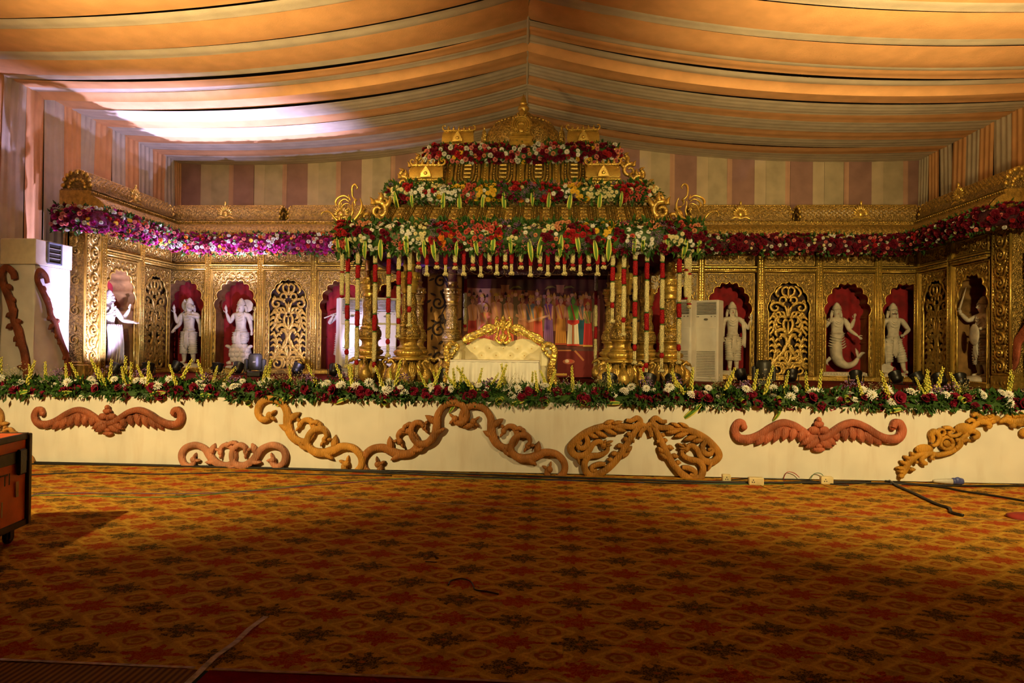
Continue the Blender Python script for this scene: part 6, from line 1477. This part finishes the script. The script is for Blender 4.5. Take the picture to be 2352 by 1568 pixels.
def paisley():
    g = lambda l: [z6(*p) for p in l]; s_ = 1/3.92
    L_ = [('g', g([(1245, 565), (1290, 570), (1345, 545), (1372, 580), (1310, 622), (1200, 618), (1050, 620), (900, 668), (790, 750), (745, 820), (790, 880), (860, 880), (910, 840), (950, 780), (1005, 755), (1045, 790), (1035, 820)]), [w_*s_ for w_ in (30, 38, 46, 50, 48, 52, 56, 60, 64, 66, 62, 58, 52, 48, 44, 40, 30)]),
          ('g', g([(1365, 715), (1380, 670), (1412, 625), (1370, 612), (1310, 690), (1240, 800), (1150, 930), (1050, 1020), (950, 1058), (885, 1025), (872, 950), (915, 890), (1000, 880), (1065, 850), (1080, 810), (1045, 790)]), [w_*s_ for w_ in (34, 40, 46, 48, 52, 56, 60, 62, 64, 62, 58, 54, 48, 40, 34, 24)]),
          ('g', g([(880, 700), (900, 760), (870, 810), (820, 810), (815, 770), (850, 775)]), [s_*40, s_*50, s_*46, s_*38, s_*26]), ('g', g([(1060, 960), (1000, 960), (940, 985), (945, 1020), (985, 1010)]), [s_*36, s_*46, s_*44, s_*36, s_*24]),
          ('e', z6(1040, 790), 30*s_, 26*s_), ('l', z6(1050, 780), z6(1130, 750), 30*s_), ('l', z6(1050, 790), z6(1120, 790), 24*s_), ('l', z6(1035, 775), z6(1070, 740), 22*s_)]
    for a, b, w_ in (((900, 690), (1000, 720), 46), ((960, 665), (1080, 715), 48), ((1040, 645), (1170, 695), 48), ((1120, 635), (1250, 665), 46), ((1040, 600), (1140, 565), 40), ((1110, 600), (1215, 575), 36), ((1290, 690), (1240, 690), 40), ((1260, 740), (1215, 730), 44), ((1220, 790), (1150, 800), 46), ((1170, 860), (1100, 870), 46), ((1130, 920), (1070, 920), 44), ((1290, 760), (1320, 740), 40), ((1240, 850), (1300, 800), 46), ((1200, 900), (1280, 850), 40), ((800, 880), (830, 970), 30)):
        L_.append(('l', z6(*a), z6(*b), w_*s_))
    return L_
board('left half of the orange carved paisley bird pair', paisley(), WPAI, (1400, 1020))
PXC = 1120+1432/3.92
board('right half of the orange carved paisley bird pair', paisley(), WPAI, (1560, 1024), xf=lambda x, y: ((lambda dx, dy: (1485+dx*math.cos(.12)+dy*-math.sin(.12)*1, 968+dx*math.sin(.12)*.9+dy*math.cos(.12)))(-(x-1483), y-970)))
def z7(x, y): return (2040+x/7.538, 930+y/7.538)
g = lambda l: [z7(*p) for p in l]; s_ = 1/7.538
MED = [('o', z7(990, 655), 100*s_, 62*s_), ('e', z7(990, 660), 62*s_, 62*s_), ('e', z7(600, 760), 150*s_, 90*s_), ('e', z7(1290, 400), 160*s_, 95*s_), ('o', z7(895, 465), 50*s_, 44*s_),
 ('r', g([(180, 1240), (260, 1130), (310, 1020), (400, 920), (520, 850), (680, 820), (830, 850), (960, 830), (1100, 780), (1210, 690), (1230, 600), (1330, 500), (1450, 350), (1600, 270), (1800, 220)]), [w_*s_ for w_ in (60, 90, 100, 95, 80, 70, 75, 75, 80, 80, 80, 80, 90, 80, 50)]),
 ('r', g([(640, 1000), (590, 990), (550, 930), (620, 860), (720, 830)]), [w_*s_ for w_ in (60, 80, 80, 70, 50)]), ('r', g([(760, 930), (720, 900), (760, 850)]), [40*s_, 60*s_, 40*s_]), ('r', g([(720, 640), (740, 580), (720, 500), (780, 450), (850, 520), (850, 600), (790, 680), (720, 690)]), [w_*s_ for w_ in (40, 60, 80, 90, 80, 70, 60, 40)]),
 ('r', g([(930, 390), (1030, 390), (1090, 440), (1020, 470), (1040, 520), (1140, 520), (1220, 470)]), [w_*s_ for w_ in (50, 70, 50, 50, 60, 60, 50)]), ('r', g([(1130, 600), (1180, 600), (1190, 680), (1130, 740)]), [50*s_, 70*s_, 70*s_, 40*s_]),
 ('r', g([(1430, 570), (1490, 540), (1500, 480), (1420, 440), (1340, 470)]), [w_*s_ for w_ in (60, 80, 90, 80, 60)]), ('r', g([(1370, 620), (1320, 590), (1250, 620)]), [50*s_, 60*s_, 40*s_]), ('r', g([(1680, 390), (1710, 340), (1650, 290), (1540, 300)]), [w_*s_ for w_ in (60, 80, 80, 60)]), ('r', g([(1350, 290), (1420, 250), (1480, 300)]), [50*s_, 70*s_, 50*s_]), ('r', g([(1430, 180), (1500, 150), (1560, 200), (1530, 270)]), [w_*s_ for w_ in (50, 80, 80, 60)]),
 ('e', z7(1850, 230), 60*s_, 55*s_), ('e', z7(1780, 270), 60*s_, 50*s_)]
for a, b in (((300, 1090), (110, 1080)), ((330, 1030), (180, 960)), ((380, 950), (250, 870)), ((440, 890), (370, 800)), ((260, 1160), (140, 1130)), ((330, 1110), (450, 1100)), ((440, 950), (470, 1010)), ((230, 1180), (180, 1270)), ((1640, 250), (1640, 170)), ((1700, 230), (1710, 160)), ((1760, 220), (1800, 150)), ((1600, 260), (1590, 160))): MED.append(('l', z7(*a), z7(*b), 70*s_))
board('golden yellow carved board with round medallion at the right', MED, WMED, (2170, 1020))
LF = [('r', g([(1890, 290), (2020, 250), (2150, 290), (2352, 270), (2500, 240)]), [w_*s_ for w_ in (40, 110, 130, 140, 120)]), ('e', z7(2320, 470), 70*s_, 80*s_)]
for a, b in (((2060, 250), (2060, 140)), ((2160, 240), (2170, 130)), ((2260, 240), (2290, 110)), ((2110, 300), (2170, 400)), ((2250, 300), (2250, 380))): LF.append(('l', z7(*a), z7(*b), 100*s_))
board('golden yellow leafy carved board cut by the right edge', LF, WMED, (2340, 965))
# tall serpentine boards leaning on the towers
def serp(label, pts, wd, leafs, M, m, loc):
    t = thing('serpentine_board', label, 'carved board', loc); mb = MB(); mb.M = M; mb.ribbon(pts, wd, .05, n=7, groove=True); mb.build('body_band', m, t)
    for a, b, w_ in leafs: mb = MB(); mb.M = M; mb.leafb(a, b, w_, .045); mb.build('leaf', m, t)
def zz2(x, y): return (x/3.92, 540+y/3.92)
o_ = PY(30, 860, 11.93)
def c1(x, y): p = PY(*zz2(x, y), 11.93); return (p.x-o_.x, p.z-SH)
ln = [(135, 395), (120, 335), (60, 290), (20, 345), (38, 450), (85, 560), (120, 680), (125, 760), (165, 850), (190, 950), (220, 1050), (240, 1180), (250, 1290)]
lf = [((60, 440), (110, 490)), ((95, 560), (140, 600)), ((120, 650), (150, 700)), ((110, 700), (60, 740)), ((170, 900), (130, 960)), ((190, 960), (150, 1000)), ((130, 780), (200, 770)), ((120, 800), (60, 840)), ((240, 1150), (200, 1130)), ((230, 1200), (160, 1180))]
serp('dark red serpentine carved board at the far left edge', [c1(*p) for p in ln], [.10, .12, .12, .11, .12, .14, .13, .11, .15, .14, .13, .13, .14], [(c1(*a), c1(*b), .10) for a, b in lf], Matrix(), WDK, (o_.x, 11.93, SH))
XF_ = -9.44
def c2(x, y): p = PX(*zz2(x, y), XF_); return (p.y-12.4, p.z-SH)
ln = [(420, 430), (402, 365), (350, 320), (328, 400), (385, 520), (430, 620), (450, 720), (490, 790), (510, 870), (550, 980), (595, 1100), (600, 1230), (600, 1290)]
lf = [((370, 460), (405, 500)), ((410, 560), (440, 600)), ((440, 640), (460, 690)), ((450, 740), (420, 760)), ((500, 780), (525, 760)), ((480, 800), (430, 850)), ((510, 900), (495, 930)), ((540, 960), (515, 980)), ((590, 1090), (560, 1120)), ((600, 1120), (632, 1160)), ((600, 1190), (560, 1210))]
serp('dark red serpentine carved board leaning on the left tower side', [c2(*p) for p in ln], [.09, .11, .11, .10, .12, .13, .12, .11, .14, .13, .13, .16, .16], [(c2(*a), c2(*b), .10) for a, b in lf], Matrix.Rotation(PI/2, 4, 'Z'), WDK, (XF_, 12.4, SH))
XF2 = 8.61
def c3(x, y): p = PX(1960+x/3.92, 540+y/3.92, XF2); return (-(p.y-12.5), p.z-SH)
serp('terracotta curled carved board leaning on the right tower', [c3(*p) for p in [(1640, 700), (1600, 800), (1537, 890), (1490, 960), (1478, 1060), (1465, 1150), (1430, 1205), (1395, 1210), (1388, 1175)]], [.16, .18, .2, .2, .18, .15, .12, .11, .10], [], Matrix.Rotation(-PI/2, 4, 'Z'), WRW, (XF2, 12.5, SH))

# ---------------------------------------------------------------- the flight case and things on the floor
A = PZ(61, 1202, .13); B = PZ(0, 1229, .13); d = V((B.x-A.x, B.y-A.y, 0)).normalized(); hz = PY(56, 994, A.y).z; perp = V((d.y, -d.x, 0))
if perp.x > 0: perp = -perp
cs = thing('flight_case', 'orange-red flight case on castors at the left edge', 'flight case', (A.x, A.y, 0))
M = Matrix((( d.x, perp.x, 0, 0), (d.y, perp.y, 0, 0), (0, 0, 1, 0), (0, 0, 0, 1))); LC, WC, z0, z1 = 1.15, .62, .13, hz
ORNG = mat('case_orange', (.85, .15, .025), .5, 0, .1, 6, .1, 60); TRIM = mat('case_trim', (.055, .032, .016), .45, .3, .2, 10)
def cb(c, dd, ch, nm, m): mb = MB(); mb.M = M; mb.box(c, dd, ch); return mb.build(nm, m, cs)
zl = z1-.18; s0 = (B-A).length
cb((LC/2, WC/2, (z0+zl)/2), (LC-.01, WC-.01, zl-z0), .005, 'case_body', ORNG); cb((LC/2, WC/2, (zl+z1)/2+.002), (LC-.01, WC-.01, z1-zl-.006), .005, 'case_lid', ORNG)
for z in (z0+.02, zl-.012, zl+.03, z1-.02):
    for yy in (0, WC): cb((LC/2, yy, z), (LC, .02, .05), .004, 'edge_trim', TRIM)
    for xx in (0, LC): cb((xx, WC/2, z), (.02, WC, .05), .004, 'edge_trim', TRIM)
for xx in (0, LC):
    for yy in (0, WC): cb((xx, yy, (z0+z1)/2), (.045, .045, z1-z0), .006, 'corner_trim', TRIM)
for xx in (.12, LC-.2): cb((xx, -.02, zl-.03), (.10, .03, .2), .01, 'latch', BLACK)
cb((.15, -.007, zl-.24), (.035, .004, .12), 0, 'sticker', mat('pale_sticker', (.55, .42, .24), .6))
for txt, xx, zz_, sz, m in (('TTI', s0*.70+.19, z0+.36, .13, 'case_black_ink'), ('A1', s0*.9+.19, z0+.13, .17, 'case_pale_ink')):
    o = link('case_lettering', text_mesh('case_lettering', txt, sz, .001, mat(m, (.03, .012, .008) if 'black' in m else (.55, .40, .20), .6)), cs)
    X_ = -d; Z_ = V((0, 0, 1)); N_ = X_.cross(Z_)
    o.matrix_local = Matrix.Translation(d*xx-perp*.009+V((0, 0, zz_))) @ Matrix((X_, Z_, N_)).transposed().to_4x4()
for xx in (.10, LC-.1):
    for yy in (.08, WC-.08):
        mb = MB(); mb.M = M @ Matrix.Translation((xx, yy, 0)); mb.lathe([(.02, -.018), (.05, -.018), (.055, -.01), (.055, .01), (.05, .018), (.02, .018)], 18, (0, 0, .055), ax='y'); w_ = mb.build('castor', BLACK, cs)
        mb = MB(); mb.M = M @ Matrix.Translation((xx, yy, 0)); mb.box((0, -.028, .085), (.05, .006, .08)); mb.box((0, .028, .085), (.05, .006, .08)); mb.box((0, 0, .125), (.09, .09, .012)); mb.build('castor_fork', TRIM, cs)
CAB = mat('cable_black', (.012, .010, .009), .5); q = random.Random(13)
def cable(label, pts, r, m=CAB, wob=.015, name='cable', z=None):
    mb = MB(); P_ = []
    for i, p in enumerate(pts):
        w_ = PZ(p[0], p[1], 0) if len(p) == 2 else PY(p[0], p[1], p[2]); zz_ = r+.002 if len(p) == 2 else w_.z
        P_.append(V((w_.x, min(w_.y, SF-.05), zz_)))
    mb.tube(P_, r, 6, 8); return tag(mb.build(name, m), label, 'cable')
cable('thick black cable lying along the whole skirt base', [(62, 1062), (300, 1068), (660, 1078), (1000, 1088), (1400, 1102), (1700, 1110), (2000, 1112), (2200, 1118), (2352, 1118)], .013)
cable('second black cable running just in front of the skirt base', [(62, 1067), (300, 1070), (700, 1080), (1100, 1097), (1500, 1110), (1700, 1112), (1850, 1108), (2000, 1108)], .010)
cable('thin black cable slanting from the orange case to the skirt', [(62, 1092), (200, 1086), (350, 1090), (560, 1086), (700, 1090), (900, 1094)], .007)
cable('black cable crossing the carpet to the lower right knot', [(2010, 1094), (2060, 1118), (2100, 1136), (2150, 1160), (2180, 1170), (2186, 1180), (2212, 1187)], .015)
cable('black cable running off the right picture edge', [(2005, 1096), (2080, 1112), (2170, 1122), (2210, 1130), (2290, 1142), (2360, 1154)], .012)
cable('black cable drooping between the first two socket boxes', [(1680, 1104), (1720, 1098), (1750, 1096), (1850, 1104), (1900, 1112), (1950, 1116)], .008)
for c, nm, pts in (((.10, .25, .05), 'green', [(62, 1146), (110, 1138), (400, 1142), (640, 1120), (900, 1100), (1300, 1104), (1600, 1112), (1800, 1113)]), ((.13, .08, .22), 'purple', [(62, 1142), (130, 1133), (500, 1133), (760, 1112), (1000, 1099), (1400, 1107), (1480, 1110)]), ((.55, .38, .05), 'yellow', [(1740, 1112), (1770, 1124), (1800, 1120), (1870, 1108), (1920, 1122), (1990, 1112), (2080, 1114), (2150, 1107), (2190, 1118), (2250, 1106), (2352, 1116)]), ((.40, .04, .03), 'red', [(1805, 1112), (1800, 1100, SF-.06), (1808, 1084, SF-.06), (1824, 1086, SF-.06), (1836, 1096, SF-.06)]), ((.08, .20, .10), 'dark green', [(1860, 1104), (1870, 1088, SF-.06), (1885, 1087, SF-.07), (1895, 1098, SF-.08)])):
    cable('thin %s wire trailing on the carpet near the skirt base' % nm, pts, .004, mat('wire_'+nm.replace(' ', '_'), c, .5), name='wire')
def sockets(px, py, wd, label):
    p = PZ(px, py, 0); p.y = min(p.y, SF-.10); t = thing('socket_box', label, 'socket box', (p.x, p.y, 0), R(-6), 'white socket boxes')
    mb = MB(); mb.box((0, 0, .045), (wd, .09, .09), .008); mb.build('box_body', mat('socket_cream', (.78, .66, .36), .45), t)
    for i in range(max(1, int(wd/.09))):
        for (dx, dz) in ((0, .014), (-.012, -.01), (.012, -.01)): mb = MB(); mb.lathe([(.001, -.002), (.006, -.002), (.007, .0)], 8, (-wd/2+.05+i*.08+dx, -.0455, .048+dz), ax='y', cap=False); mb.build('socket_hole', BLACK, t)
sockets(1668, 1106, .10, 'small cream socket box left of the other two'); sockets(1736, 1113, .17, 'wide cream socket box, middle of the three'); sockets(1898, 1111, .14, 'cream socket box with loose wires, rightmost of the three')
p = PZ(2190, 1113, 0); p.y = SF-.10; t = thing('inline_connector', 'blue and grey inline power connector by the skirt base', 'connector', (p.x, p.y, 0), R(-4))
mb = MB(); mb.lathe([(.012, -.22), (.02, -.2), (.03, -.1), (.034, -.03), (.034, 0)], 12, (0, 0, .036), ax='x'); mb.build('grey_sleeve', mat('sleeve_grey', (.55, .52, .45), .4), t)
mb = MB(); mb.lathe([(.036, 0), (.04, .01), (.04, .10), (.034, .12)], 12, (0, 0, .04), ax='x'); mb.ell((.05, -.02, .05), (.04, .03, .045), 10, 6); mb.build('blue_body', mat('connector_blue', (.08, .10, .32), .4), t)
p = PZ(2358, 1190, 0); mb = MB(); mb.lathe([(.17, .0), (.175, .02), (.13, .035), (.0, .04)], 24, (p.x, p.y, .003), sy=.8, cap=False)
tag(mb.build('floor_cushion', mat('cushion_red', (.34, .03, .02), .8)), 'reddish round pad at the right edge of the carpet', 'pad')
cable('thin black wire scrap curled on the carpet', [(1030, 1345), (1036, 1335), (1060, 1330), (1080, 1336), (1088, 1348), (1092, 1356), (1120, 1360), (1145, 1366)], .004, name='wire')
p = PZ(990, 1291, 0); mb = MB(); mb.box((p.x, p.y, .006), (.09, .012, .008), .002, (0, 0, -.15)); tag(mb.build('straw_scrap', mat('straw', (.5, .36, .12), .7)), 'pale straw scrap lying on the carpet left of centre', 'scrap')
